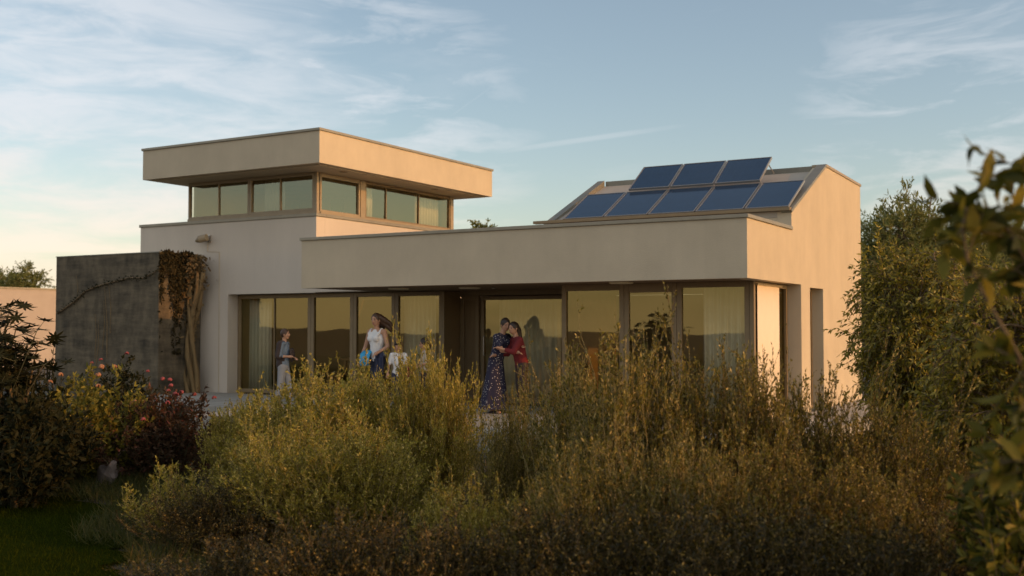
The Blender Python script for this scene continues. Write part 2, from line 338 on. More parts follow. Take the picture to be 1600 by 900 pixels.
def leaves_on(p0, p1, per, rng, ln, wd, spread=.8, mi=1, droop=0., up=0.):
    n = len(p0); t = rng.random((n, per, 1)); pos = (p0[:, None]+(p1-p0)[:, None]*t).reshape(-1, 3)
    d = np.repeat(unit(p1-p0), per, 0); d = d+rng.normal(size=d.shape)*spread; d[:, 2] += up-droop; d = unit(d)
    k = .6+.8*rng.random(len(pos))
    return (pos, d, perp(d, rng), ln*k, wd*k, mi)
def shrub_mesh(name, seed, H, Rd, shoots, twigs, lper, ln, wd, mats, wild=.25, twl=.16, spread=.55, r0=.006, vase=.15, upb=.35, lean=(0, 0)):
    rng = np.random.default_rng(seed); K = 9
    th = rng.random(shoots)*2*math.pi; q = np.sqrt(rng.random(shoots)); rho = Rd*q
    h = H*np.sqrt(np.clip(1-q**2*.82, .08, 1))*(.72+.30*rng.random(shoots))*(1+wild*(rng.random(shoots) > .86)*rng.random(shoots))
    lob = .85+.22*np.sin(th*3+seed)*q+.12*np.sin(th*7+seed*2)*q; h *= lob; rho *= lob
    c, s_ = np.cos(th), np.sin(th)
    P0 = np.stack([c*rho*vase, s_*rho*vase, np.zeros(shoots)], 1)
    P2 = np.stack([c*rho+lean[0]*h, s_*rho+lean[1]*h, h], 1); P1 = np.stack([c*rho*.75, s_*rho*.75, h*.45], 1)+rng.normal(size=(shoots, 3))*.06*H
    t = np.linspace(0, 1, K)[None, :, None]
    pts = (1-t)**2*P0[:, None]+2*t*(1-t)*P1[:, None]+t**2*P2[:, None]
    wob = rng.normal(size=(shoots, K, 3))*.013*H; wob[:, 0] = 0; pts = pts+wob
    a = pts[:, :-1].reshape(-1, 3); b = pts[:, 1:].reshape(-1, 3)
    rr = np.linspace(r0, r0*.25, K); ra = np.tile(rr[:-1], shoots); rb = np.tile(rr[1:], shoots)
    segs = [(a, b, ra, rb, 0)]
    # twigs
    n = shoots*twigs; tt = .18+.8*rng.random((shoots, twigs)); fi = tt*(K-1); i0 = np.minimum(fi.astype(int), K-2); fr = (fi-i0)[..., None]
    ar = np.arange(shoots)[:, None]; base = pts[ar, i0]*(1-fr)+pts[ar, i0+1]*fr; tg = unit(pts[ar, i0+1]-pts[ar, i0])
    base = base.reshape(-1, 3); tg = tg.reshape(-1, 3)
    d = unit(tg+rng.normal(size=tg.shape)*.6+np.array([0, 0, upb])); L1 = (twl*(.5+rng.random((n, 1)))*(1.25-.6*tt.reshape(-1, 1)))
    m1 = base+d*L1*.5; e1 = m1+unit(d+np.array([0, 0, upb*.8])+rng.normal(size=d.shape)*.12)*L1*.5
    segs.append((base, m1, np.full(n, r0*.32), np.full(n, r0*.24), 0)); segs.append((m1, e1, np.full(n, r0*.24), np.full(n, r0*.12), 0))
    lv = [leaves_on(base, m1, lper//2, rng, ln, wd, spread), leaves_on(m1, e1, lper-lper//2, rng, ln, wd, spread)]
    sel = np.tile(np.arange(K-1) >= K//2, shoots)
    lv.append(leaves_on(a[sel], b[sel], 6, rng, ln, wd, spread))
    return fol_mesh(name, segs, lv, mats)
def linked(name, me, loc=(0, 0, 0), rz=0, sc=(1, 1, 1), parent=None):
    o = bpy.data.objects.new(name, me); col.objects.link(o); o.location = loc; o.rotation_euler = (0, 0, rz); o.scale = sc
    if parent: o.parent = parent
    return o
def tree_meshes(seed, blobs, trunk, n_lim, n_br, tw, lper, ln, wd, mats, droop=0., up=0., spread=.6, twl=.35, shell=.55):
    """blobs: list of (centre, radii); trunk: list of (point, radius). returns trunk-mesh data, crown-mesh data"""
    rng = np.random.default_rng(seed)
    tp = np.array([p for p, _ in trunk], float); trr = [r for _, r in trunk]
    mb = MB(); mb.tube([Vector(p) for p in tp], trr, mats[0], 9)
    w = np.array([np.prod(b[1]) for b in blobs]); w = w/w.sum(); bi = rng.choice(len(blobs), n_br, p=w)
    cen = np.array([b[0] for b in blobs])[bi]; rad = np.array([b[1] for b in blobs])[bi]
    u = unit(rng.normal(size=(n_br, 3))); rr = shell+(1-shell)*rng.random((n_br, 1))**.7
    lump = 1+.18*np.sin(u[:, :1]*7+seed)+.14*np.sin(u[:, 1:2]*9+u[:, 2:3]*6)
    tip = cen+u*rad*rr*lump
    # limbs
    lims = []
    for k in range(n_lim):
        b = blobs[k % len(blobs)]; e = np.array(b[0])+rng.normal(size=3)*np.array(b[1])*.35
        j = rng.integers(len(tp)//2, len(tp)); s = tp[j]; m = (s+e)/2+rng.normal(size=3)*.12+np.array([0, 0, .1])
        pts = [s, (s+m)/2+rng.normal(size=3)*.04, m, (m+e)/2+rng.normal(size=3)*.06, e]; lims.append(np.array(pts))
        mb.tube([Vector(p) for p in pts], [trr[j]*f for f in (.6, .48, .36, .26, .14)], mats[0], 6)
    LP = np.concatenate(lims)
    dist = np.linalg.norm(tip[:, None]-LP[None], axis=2)+rng.random((n_br, len(LP)))*.3; st = LP[np.argmin(dist, 1)]
    K = 6; t = np.linspace(0, 1, K)[None, :, None]; mid = (st+tip)/2+np.array([0, 0, .25])*np.linalg.norm(tip-st, axis=1, keepdims=True)*(.7)+rng.normal(size=tip.shape)*.05
    pts = (1-t)**2*st[:, None]+2*t*(1-t)*mid[:, None]+t**2*tip[:, None]
    a = pts[:, :-1].reshape(-1, 3); b = pts[:, 1:].reshape(-1, 3); rb = np.linspace(.012, .003, K)
    segs = [(a, b, np.tile(rb[:-1], n_br), np.tile(rb[1:], n_br), 0)]
    tt = .35+.65*rng.random((n_br, tw)); fi = tt*(K-1); i0 = np.minimum(fi.astype(int), K-2); fr = (fi-i0)[..., None]
    ar = np.arange(n_br)[:, None]; base = (pts[ar, i0]*(1-fr)+pts[ar, i0+1]*fr).reshape(-1, 3); tg = unit(pts[ar, i0+1]-pts[ar, i0]).reshape(-1, 3)
    d = unit(tg+rng.normal(size=tg.shape)*.7+np.array([0, 0, up-droop])); L1 = twl*(.5+rng.random((len(base), 1)))
    m1 = base+d*L1*.5; e1 = m1+unit(d+np.array([0, 0, 1.2*(up-droop)]))*L1*.5; n = len(base)
    segs += [(base, m1, np.full(n, .003), np.full(n, .002), 0), (m1, e1, np.full(n, .002), np.full(n, .001), 0)]
    lv = [leaves_on(base, m1, lper//2, rng, ln, wd, spread, 1, droop), leaves_on(m1, e1, lper-lper//2, rng, ln, wd, spread, 1, droop)]
    return mb, fol_mesh('crown', segs, lv, mats)
# ------------------------------------------------------------------ ground
def gz(x, y):
    z = -.26-.26*min(max((-4.-y)/6., 0), 1)
    return z
def hills(rings, name, m):
    na = 120; vs = []; fs = []
    for i, r in enumerate(rings):
        for j in range(na):
            a = 2*math.pi*j/na; x = -4+r*math.cos(a); y = -7+r*math.sin(a); z = gz(x, y) if r < 40 else -.5
            if r > 45: z -= 60*min((r-45)/900., 1)**.8
            if r > 1300:
                rid = 33+4*math.sin(a*5+1)+2.5*math.sin(a*13+2)+1.6*math.sin(a*29)
                k = math.exp(-((r-3000)/520.)**2); z += k*rid
            vs.append((x, y, z))
    for i in range(len(rings)-1):
        for j in range(na):
            fs.append((i*na+j, i*na+(j+1) % na, (i+1)*na+(j+1) % na, (i+1)*na+j))
    mb = MB(); mb.add(vs, fs, m); return mb.build(name, smooth=True)
M['land'] = mat('land', (.045, .036, .02), .95, col2=(.085, .062, .035), vscale=.02, bump=.3, bscale=6)
# far hills: distance haze is put into their paler, purplish colour
M['far_land'] = mat('far_land', (.12, .092, .092), .95, col2=(.17, .125, .12), vscale=.004)
tag(hills([0, 1, 2, 3.5, 5, 7, 9, 11, 13, 16, 20, 26, 34, 45, 60, 80, 110, 150, 210, 300, 450, 700, 1000, 1300], 'ground', 'land'), kind='structure')
tag(hills([1300, 1600, 2000, 2300, 2500, 2700, 2850, 3000, 3150, 3400, 4000, 5200, 9000], 'hills', 'far_land'), kind='structure')
LAWN = [(-30, -1), (-18.5, -3.2), (-12.6, -5.0), (-9.2, -6.9), (-6.2, -8.77), (-4.9, -9.6), (-3.66, -10.37), (-2.6, -11.1), (-1.6, -11.9), (-.6, -13.5), (-.5, -20), (-30, -20)]
def in_lawn(x, y):
    c = False; n = len(LAWN)
    for i in range(n):
        x1, y1 = LAWN[i]; x2, y2 = LAWN[(i+1) % n]
        if (y1 > y) != (y2 > y) and x < (x2-x1)*(y-y1)/(y2-y1)+x1: c = not c
    return c
mb = MB(); fs = []; vs = []; st = .5; idx = {}
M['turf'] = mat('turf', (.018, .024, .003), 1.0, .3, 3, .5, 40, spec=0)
for i in range(-60, 0):
    for j in range(-40, -2):
        x, y = i*st, j*st
        if in_lawn(x+st/2, y+st/2):
            q = []
            for dx, dy in ((0, 0), (1, 0), (1, 1), (0, 1)):
                k = (i+dx, j+dy)
                if k not in idx: idx[k] = len(vs); vs.append((k[0]*st, k[1]*st, gz(k[0]*st, k[1]*st)+.03))
                q.append(idx[k])
            fs.append(q)
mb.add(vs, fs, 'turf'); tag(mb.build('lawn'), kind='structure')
rng = np.random.default_rng(5)
def blades(n, x0, x1, y0, y1, hmin, hmax, w, test, rng, fan=.5):
    P = np.stack([x0+(x1-x0)*rng.random(n), y0+(y1-y0)*rng.random(n)], 1)
    P = np.array([p for p in P if test(p[0], p[1])]); z = np.array([gz(x, y)+.02 for x, y in P])
    pos = np.concatenate([P, z[:, None]], 1); d = rng.normal(size=pos.shape)*fan; d[:, 2] = 1; d = unit(d)
    h = hmin+(hmax-hmin)*rng.random(len(pos)); return (pos, d, perp(d, rng), h, np.full(len(pos), w), 0)
def incam(x, y):
    dx, dy = x-CAM.x, y-CAM.y; fw = -dx*math.sin(YAW)+dy*math.cos(YAW); r = dx*math.cos(YAW)+dy*math.sin(YAW)
    return fw > 3 and abs(r/fw) < .56
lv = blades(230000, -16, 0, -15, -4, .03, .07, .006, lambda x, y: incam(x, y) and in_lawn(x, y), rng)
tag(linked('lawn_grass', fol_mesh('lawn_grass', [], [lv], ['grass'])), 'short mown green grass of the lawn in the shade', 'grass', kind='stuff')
# ------------------------------------------------------------------ terrace
mb = MB()
P_T = [(-15.8, .08), (-15.8, -1.1), (-13.5, -3.0), (-8.9, -3.0), (-8.9, -4.6), (1.1, -4.6), (1.1, .86), (-.05, .86), (-.05, 6), (-15, 6), (-15, .08)]
P_T = [(-13.5, .06), (-13.5, -3.0), (-8.9, -3.0), (-8.9, -4.6), (1.1, -4.6), (1.1, 5.4), (.03, 5.4), (.03, .06)]
n = len(P_T); mb.add([(x, y, 0) for x, y in P_T]+[(x, y, -.7) for x, y in P_T], [list(range(n))]+[(i, (i+1) % n, n+(i+1) % n, n+i) for i in range(n)], 'terrace')
tag(mb.build('terrace'), kind='structure')
# ------------------------------------------------------------------ house
H = empty('modern_house', (0, 0, 0)); tag(H, 'low modern stucco villa with glass walls, flat roofed tower and tilted solar roof', 'house')
Z1, Z2 = 2.213, 3.168
# right gable wall with its openings
prof = [(-2.06, Z1), (-2.06, Z2-.06), (.31, Z2-.06), (.31, 3.43), (2.63, 4.47), (5.49, 4.42), (5.49, -.4), (2.348, -.4), (2.348, 2.18), (1.438, 2.18), (1.438, -.4), (.865, -.4), (.865, Z1)]
mb = MB(); mb.prism(prof, -.24, 0, 'stucco'); mb.build('gable_wall', H)
boxo('canopy_fascia', H, 'stucco', -8.65, -.24, -2.06, -1.86, Z1, Z2-.06)
mb = MB(); mb.box(-8.65, -8.45, -1.857, .095, Z1+.13, Z2-.06, 'stucco'); mb.build('canopy_side', H)
mb = MB(); mb.box(-8.645, -.243, -1.857, .09, Z1+.004, Z1+.12, 'soffit'); mb.box(-8.44, -.243, .092, 5.45, Z1+.004, Z1+.12, 'soffit'); mb.build('soffit', H)
mb = MB(); mb.box(-8.44, -.243, -1.857, 5.45, 2.95, 3.02, 'ridge_gray'); mb.build('flat_roof', H)
mb = MB(); mb.box(-8.68, .03, -2.09, -1.84, Z2-.057, Z2, 'coping'); mb.box(-.25, .03, -1.837, .308, Z2-.057, Z2, 'coping')
mb.box(-8.68, -8.42, -1.837, .09, Z2-.057, Z2, 'coping'); mb.build('coping', H, bevel=.006)
# gable volume
mb = MB(); mb.box(-4.70, -.243, .31, .5, 3.02, 3.325, 'stucco'); mb.box(-4.70, -4.5, .503, 5.4, 3.02, 3.42, 'stucco'); mb.box(-4.7, -.243, 5.25, 5.45, 3.02, 4.3, 'stucco'); mb.build('upper_wall', H)
mb = MB(); mb.prism([(.312, 3.43), (2.63, 4.40), (5.44, 4.36), (5.44, 4.28), (2.63, 4.31), (.312, 3.33)], -4.62, -.243, 'ridge_gray'); rf = mb.build('roof', H)
mb = MB(); mb.prism([(.25, 3.44), (2.63, 4.52), (2.63, 4.47), (.29, 3.40)], -.16, .02, 'verge'); mb.prism([(2.632, 4.522), (5.52, 4.47), (5.52, 4.42), (2.632, 4.47)], -.26, .02, 'frame_pale'); mb.build('verge', rf, bevel=.004)
mb = MB(); mb.prism([(.25, 3.44), (2.63, 4.52), (2.63, 4.33), (.29, 3.33)], -4.70, -4.55, 'verge'); mb.build('verge', rf)
mb = MB(); mb.box(-4.54, -.165, 2.66, 2.80, 4.30, 4.505, 'verge'); mb.build('ridge_cap', rf)
boxo('eave_trim', rf, 'frame', -4.90, -.0, .20, .33, 3.435, 3.487)
mb = MB(); mb.prism([(.33, 2.9), (.33, 3.44), (2.5, 4.38), (5.4, 4.3), (5.4, 2.9)], -4.69, -4.63, 'stucco'); mb.build('end_wall', H)
# tower block
mb = MB(); mb.box(-15.61, -12.71, .1, .38, -.4, 3.85, 'stucco_white'); mb.box(-12.708, -10.153, .1, .38, 2.213, 3.85, 'stucco_white')
mb.box(-10.15, -7.05, .1, .38, 2.225, 3.0, 'stucco_white'); mb.build('front_wall', H)
mb = MB(); mb.box(-10.43, -10.153, .383, 5.6, 3.0, 3.85, 'stucco_white'); mb.build('side_wall', H)
mb = MB(); mb.box(-15.61, -15.33, .383, 5.6, -.4, 3.85, 'stucco_white'); mb.box(-15.61, -10.153, 5.603, 5.85, -.4, 3.85, 'stucco_white'); mb.build('rear_wall', H)
mb = MB(); mb.box(-15.64, -10.12, .07, .40, 3.853, 3.92, 'coping'); mb.box(-10.45, -10.12, .403, 5.9, 3.853, 3.92, 'coping'); mb.box(-15.64, -15.3, .403, 5.9, 3.853, 3.92, 'coping'); mb.build('coping', H, bevel=.006)
boxo('terrace_roof', H, 'ridge_gray', -15.3, -10.46, .403, 5.6, 3.84, 3.90)
# pier beside the first window
mb = MB(); mb.box(-12.74, -12.712, .085, .40, -.4, 2.2, 'stucco_white'); mb.build('window_reveal', H)
# tower roof
TR = MB(); TR.box(-14.57, -9.35, -.75, 6.0, 4.83, 5.49, 'stucco'); TR.build('tower_roof', H)
mb = MB(); mb.box(-14.60, -9.32, -.78, -.60, 5.493, 5.546, 'coping'); mb.box(-9.5, -9.32, -.597, 6.03, 5.493, 5.546, 'coping'); mb.box(-14.6, -14.42, -.597, 6.03, 5.493, 5.546, 'coping'); mb.build('coping', H, bevel=.005)
boxo('soffit', H, 'stucco', -14.4, -9.5, -.6, 5.9, 4.812, 4.828)
# generic window: plane Y=c or X=c
def window(axis, c, a0, a1, z0, z1, fr=.045, glass='glass', fm='frame', bars=(), dep=.08, parent=H, name='window', label=None, bottom=None, topb=None):
    w = MB(); bo = fr if bottom is None else bottom; tb = fr if topb is None else topb
    def bx(p0, p1, q0, q1, d0=0, d1=None):
        d1 = dep if d1 is None else d1
        if axis == 'Y': w.box(p0, p1, c+d0, c+d1, q0, q1, fm)
        else: w.box(c-d1, c-d0, p0, p1, q0, q1, fm)
    bx(a0, a0+fr, z0, z1); bx(a1-fr, a1, z0, z1); bx(a0+fr+.001, a1-fr-.001, z1-tb, z1); bx(a0+fr+.001, a1-fr-.001, z0, z0+bo)
    for b in bars: bx(b-.012, b+.012, z0+bo, z1-tb, .01, dep-.01)
    f = w.build(name, parent, bevel=.004)
    p = MB(); e = .5*dep
    if axis == 'Y': p.box(a0+fr, a1-fr, c+e-.003, c+e+.003, z0+bo, z1-tb, glass)
    else: p.box(c-e-.003, c-e+.003, a0+fr, a1-fr, z0+bo, z1-tb, glass)
    # a pane: single sheet
    p.v = []; p.f = []; p.m = []
    if axis == 'Y': q = [(a0+fr, c+e, z0+bo), (a1-fr, c+e, z0+bo), (a1-fr, c+e, z1-tb), (a0+fr, c+e, z1-tb)]
    else: q = [(c-e, a0+fr, z0+bo), (c-e, a1-fr, z0+bo), (c-e, a1-fr, z1-tb), (c-e, a0+fr, z1-tb)]
    tl = [random.uniform(-.004, .004) for _ in range(3)]; tl.append(tl[0]+tl[2]-tl[1])
    q = [(x, y+t_, z) if axis == 'Y' else (x+t_, y, z) for (x, y, z), t_ in zip(q, tl)]
    p.add(q, [(0, 1, 2, 3)], glass); p.build('pane', f, recalc=False)
    if label: f['label'] = label
    return f
# left group (Y=.4), 4 windows
for a0, a1 in ((-12.71, -10.555), (-10.55, -9.385), (-9.38, -8.29), (-8.285, -7.10)):
    window('Y', .4, a0, a1, 0, 2.20, .085, bars=(-11.62,) if a0 < -12 else ())
# entrance recess (Y=1)
boxo('door_panel', H, 'frame', -7.10, -7.06, .4, 1.0, 0, 2.20)
M['door_brown'] = mat('door_brown', (.20, .135, .065), .6, .15, 3, stretch=(6, 6, .5))
window('Y', 1.0, -7.05, -6.62, 0, 2.12, .08, name='side_panel', glass='door_brown')
d = window('Y', 1.06, -6.60, -3.66, 0, 2.10, .07, name='sliding_door')
mb = MB(); mb.tube([(-6.5, 1.03, .9), (-6.5, 1.0, .92), (-6.5, 1.0, 1.28), (-6.5, 1.03, 1.3)], .012, 'steel', 6); mb.build('door_handle', d)
boxo('door_header', H, 'frame', -7.05, -3.66, .98, 1.16, 2.123, 2.222)
mb = MB(); mb.box(-3.655, -3.60, -.99, 1.14, 0, 2.222, 'frame'); mb.build('jamb', H)
# right group (Y=-1)
window('Y', -1.0, -3.66, -2.48, 0, 2.215, .085, topb=.11); window('Y', -1.0, -2.475, -1.54, 0, 2.215, .085, topb=.155); window('Y', -1.0, -1.535, -.31, 0, 2.215, .085, topb=.09)
boxo('corner_post', H, 'frame', -.305, -.235, -1.01, -.93, 0, 2.215, bevel=.004)
# right side glazing
M['rail'] = mat('rail_pale', (.62, .46, .26), .4, .05, 5, metal=.2)
window('X', -.245, -.925, .30, 0, 2.205, .03, glass='glass_up', fm='rail', name='side_window', dep=.05)
window('X', -.235, .305, .862, 0, 2.205, .07, name='side_door')
window('X', -.20, 1.44, 2.346, 0, 2.178, .05, name='side_window')
mb = MB(); mb.tube([(-.13, 1.62, 2.08), (-.07, 1.60, 2.08)], [.035, .02], 'lamp', 10); mb.build('door_closer', H, smooth=True)
# tower windows
boxo('window_sill', H, 'frame_pale', -14.06, -10.16, .12, .22, 3.921, 3.975); boxo('window_sill', H, 'frame_pale', -10.22, -10.13, .221, 5.47, 3.921, 3.962)
window('Y', .13, -14.05, -12.14, 3.976, 4.811, .045, 'glass_up', 'frame_pale', (-13.09,), topb=.07, name='tower_window')
window('Y', .13, -12.13, -10.24, 3.976, 4.811, .06, 'glass_up', 'frame_pale', (-11.23,), topb=.07, name='tower_window')
boxo('corner_post', H, 'frame_pale', -10.235, -10.17, .13, .21, 3.976, 4.811)
window('X', -10.175, .25, 1.62, 3.963, 4.811, .05, 'glass_up', 'frame_pale', topb=.09, name='tower_window')
boxo('window_post', H, 'frame_pale', -10.28, -10.165, 1.63, 1.80, 3.963, 4.811)
window('X', -10.175, 1.81, 5.30, 3.963, 4.811, .04, 'glass_up', 'frame', (2.614, 3.935), topb=.07, name='tower_window')
boxo('window_post', H, 'frame_pale', -10.28, -10.165, 5.305, 5.44, 3.963, 4.811)
# tower interior
mb = MB(); mb.box(-14.0, -10.3, 3.9, 4.0, 3.95, 4.80, 'int_wall'); mb.box(-14.05, -13.98, .3, 3.9, 3.95, 4.8, 'int_wall'); mb.box(-14.0, -10.3, .3, 3.9, 3.90, 3.93, 'int_dark'); mb.build('tower_interior', H)
mb = MB(); mb.box(-14.05, -10.28, 5.3, 5.4, 3.9, 4.8, 'int_wall'); mb.build('tower_rear_wall', H)
M['leafy'] = mat('green_fabric', (.07, .12, .02), .9, .2, 20)
mb = MB(); mb.box(-11.35, -11.0, 2.0, 2.06, 3.935, 4.48, 'leafy'); mb.build('green_blind', H)
# ground floor interior
mb = MB(); mb.box(-15.3, -.3, 5.0, 5.1, 0, 2.2, 'int_wall'); mb.build('interior_wall', H)
mb = MB(); mb.box(-15.3, -.26, .52, 5.0, .0, .012, 'int_dark'); mb.box(-3.59, -.26, -.9, .515, .0, .012, 'int_dark'); mb.build('interior_floor', H)
mb = MB(); mb.box(-15.3, -8.46, .39, 5.0, 2.225, 2.32, 'int_wall'); mb.build('interior_ceiling', H)
mb = MB(); mb.box(-12.8, -12.72, .5, 5.0, 0, 2.2, 'int_wall'); mb.build('partition', H)
# soffit downlights
for x, y in ((-7.15, -1.05), (-2.32, -1.5), (-5.8, -.75)):
    mb = MB(); n = 20
    mb.add([(x+.17*math.cos(2*math.pi*i/n), y+.17*math.sin(2*math.pi*i/n), Z1+.006) for i in range(n)], [list(range(n))], 'downlight') if False else None
M['downlight'] = mat('downlight_lens', (.80, .72, .50), .35)
for x, y in ((-7.13, -1.04), (-2.32, -1.45), (-5.75, -.7)):
    mb = MB(); mb.tube([(x, y, Z1+.02), (x, y, Z1-.012), (x, y, Z1-.02)], [.20, .20, .18], 'downlight', 24); mb.build('downlight', H)
mb = MB(); mb.tube([(-5.5, -.25, Z1+.02), (-5.5, -.25, Z1-.01)], .04, 'steel', 12); mb.build('sensor', H)
for x, y in ((-9.7, .45), (-9.7, 3.9)):
    mb = MB(); mb.tube([(x, y, 4.82), (x, y, 4.806)], .09, 'frame', 16); mb.build('downlight', H)
# conduit
mb = MB(); mb.tube([(-13.37, .09, 3.38), (-13.37, .09, 3.20), (-13.0, .09, 3.18), (-12.98, .09, 0.02)], .008, 'stucco', 6); mb.build('conduit', H)
# wall light
t = empty('wall_light', (-13.33, .1, 3.42)); t.scale = (1.35, 1.35, 1.35); t.location.z = 3.50; tag(t, 'small spotlight fixed high on the pale wall above the dry vine', 'wall lamp')
mb = MB(); mb.box(-.05, .05, -.03, 0, -.06, .06, 'steel'); mb.build('bracket', t)
mb = MB(); mb.tube([(0.02, -.03, 0), (0.0, -.08, 0)], .035, 'steel', 10); mb.tube([(.05, -.10, .01), (-.08, -.13, -.02)], [.06, .065], 'frame_pale', 12); mb.build('lamp_head', t, smooth=False)
mb = MB(); mb.tube([(-.08, -.13, -.02), (-.16, -.15, -.05)], [.065, .02], 'frame', 12); mb.build('shade', t)
# ------------------------------------------------------------------ curtains
def curtain(name, axis, c, a0, a1, z0, z1, m, label, amp=.03, per=.11, cat='curtain', group=None):
    n = int((a1-a0)/.012); vs = []; fs = []
    for i in range(n+1):
        a = a0+(a1-a0)*i/n; d = amp*math.sin(2*math.pi*a/per+.7*math.sin(a*9))
        for z in (z0, z1):
            dd = d*(1.2 if z == z0 else .8)
            vs.append((a, c+dd, z) if axis == 'Y' else (c+dd, a, z))
    for i in range(n): fs.append((2*i, 2*i+2, 2*i+3, 2*i+1))
    mb = MB(); mb.add(vs, fs, m); o = mb.build(name, smooth=True); s = o.modifiers.new('cloth', 'SOLIDIFY'); s.thickness = .004
    tag(o, label, cat, group); return o
curtain('curtain', 'Y', -.78, -1.16, -.40, .02, 2.17, 'curtain', 'pale floor length sheer curtain behind the corner pane', .03, .12)
curtain('curtain', 'Y', .66, -8.25, -7.45, .02, 2.17, 'curtain', 'sheer curtain behind the pane left of the recessed entrance')
curtain('curtain', 'Y', 1.3, -6.3, -4.9, .02, 2.08, 'curtain', 'wide sheer curtain behind the recessed sliding door', .03, .13)
curtain('curtain', 'Y', .66, -12.6, -11.95, .02, 2.17, 'curtain', 'sheer curtain at the far left end of the ground floor glass')
curtain('roller_blind', 'X', -.215, -.90, .29, .03, 2.15, 'blind', 'sunlit cream roller blind over the narrow side window at the corner', .004, .4, 'blind')
mb = MB(); mb.tube([(-.21, -.93, 2.165), (-.21, .42, 2.165)], .022, 'rail', 8); mb.build('blind_rail', H)
for i, (a0, a1, lab) in enumerate(((1.95, 2.5, 'pale sheer drape behind the second tower pane'), (4.0, 5.2, 'pale sheer drape at the right end of the tower glass'))):
    curtain('curtain', 'X', -10.5, a0, a1, 3.95, 4.75, 'curtain', lab, .02, .12)
curtain('curtain', 'Y', .4, -11.9, -11.3, 3.98, 4.75, 'curtain', 'pale sheer drape behind the front tower window', .02, .12)
# ------------------------------------------------------------------ furniture behind glass
t = empty('dining_table', (-9.9, 2.3, .012)); tag(t, 'warm wooden table seen behind the glass beside the boy', 'table')
mb = MB(); mb.box(-1.0, 1.0, -.45, .45, .70, .745, 'wood'); mb.build('tabletop', t, bevel=.008)
for sx in (-1, 1):
    for sy in (-1, 1):
        mb = MB(); mb.box(sx*.92-.035, sx*.92+.035, sy*.38-.035, sy*.38+.035, 0, .699, 'wood'); mb.build('leg', t)
t = empty('bench', (-9.8, 1.35, .012)); tag(t, 'low bench with stacked mustard cushions behind the glass', 'bench')
mb = MB(); mb.box(-.8, .8, -.22, .22, .40, .45, 'wood'); mb.build('seat', t, bevel=.006)
for sx in (-1, 1):
    mb = MB(); mb.box(sx*.7-.03, sx*.7+.03, -.2, .2, 0, .399, 'wood'); mb.build('leg', t)
for k in range(3):
    mb = MB(); mb.box(-.45+.04*k, .35-.05*k, -.2, .2, 0, .12, 'cushion'); o = mb.build('cushion', bevel=.045)
    o.location = (-9.7, 1.35, .464+.122*k); tag(o, ('lowest', 'middle', 'topmost')[k]+' mustard cushion of the stack on the bench behind the glass', 'cushion', 'stacked cushions on the bench')
t = empty('floor_lamp', (-1.22, -.1, .012)); tag(t, 'slim tall lamp with two bright vertical rods behind the corner glass', 'lamp')
mb = MB(); mb.tube([(0, 0, 0), (0, 0, .02)], .14, 'steel', 20); mb.build('base', t)
for dx in (-.02, .02):
    mb = MB(); mb.tube([(dx, 0, .02), (dx, 0, 1.75)], .008, 'lamp', 8); mb.build('rod', t)
# ------------------------------------------------------------------ solar panels
def panel(x0, x1, A, B, label, standoff):
    sl = Vector((0, B[0]-A[0], B[1]-A[1])); ln = sl.length; ang = math.atan2(sl.z, sl.y)
    t = empty('solar_panel', ((x0+x1)/2, A[0], A[1])); t.rotation_euler = (ang, 0, 0); tag(t, label, 'solar panel', 'solar panels on the tilted roof')
    w = (x1-x0)/2-.012
    mb = MB(); mb.box(-w+.02, w-.02, .02, ln-.02, -.02, .004, 'cells'); mb.build('cells', t)
    mb = MB(); f = 'frame_alu'
    mb.box(-w, -w+.02, 0, ln, -.03, .012, f); mb.box(w-.02, w, 0, ln, -.03, .012, f); mb.box(-w+.021, w-.021, 0, .02, -.03, .012, f); mb.box(-w+.021, w-.021, ln-.02, ln, -.03, .012, f); mb.build('frame', t)
    if standoff:
        for sx in (-1, 1):
            mb = MB(); x = sx*(w-.04); drop = .42
            mb.tube([(x, ln*.8, -.03), (x, ln*1.05, -.36)], .012, 'steel', 6); mb.build('strut', t)
    return t
M['frame_alu'] = mat('frame_alu', (.35, .33, .30), .4, metal=.6)
xs = [-4.33, -3.48, -2.605, -1.71, -.82, -.035]
order = ['far left', 'second from the left', 'middle', 'fourth from the left', 'far right']
for i in range(5): panel(xs[i], xs[i+1], (.31, 3.505), (1.35, 4.07), 'dark blue solar panel, %s in the lower row above the eave' % order[i], False)
xs = [-3.43, -2.58, -1.71, -.83]
for i in range(3): panel(xs[i], xs[i+1], (1.31, 4.115), (2.06, 4.64), 'dark blue solar panel, %s in the raised upper row' % ('left', 'middle', 'right')[i], True)
# ------------------------------------------------------------------ dark concrete annex, garden wall
A_ = empty('concrete_annex', (0, 0, 0)); tag(A_, 'dark weathered board marked concrete block in front of the white wall', 'annex')
mb = MB(); mb.box(-17.06, -13.567, -1.13, .097, -.4, 3.12, 'concrete'); mb.build('wall', A_, bevel=.012)
mb = MB(); mb.box(-17.07, -13.557, -1.14, .098, 3.121, 3.14, 'verge'); mb.build('coping', A_)
M['pink_wall'] = mat('garden_stucco', (.44, .37, .31), .9, .06, 1.2, .25, 60)
G = empty('garden_wall', (-40, 14, -.3)); tag(G, 'long low peach plastered garden wall at the far left, lit by the sun', 'wall')
mb = MB(); mb.box(-.3, 0, -9, 14, -.8, 3.52, 'pink_wall'); mb.build('wall', G)
mb = MB(); mb.box(-.34, .04, -9.04, 14.04, 3.521, 3.60, 'coping'); mb.build('coping', G)
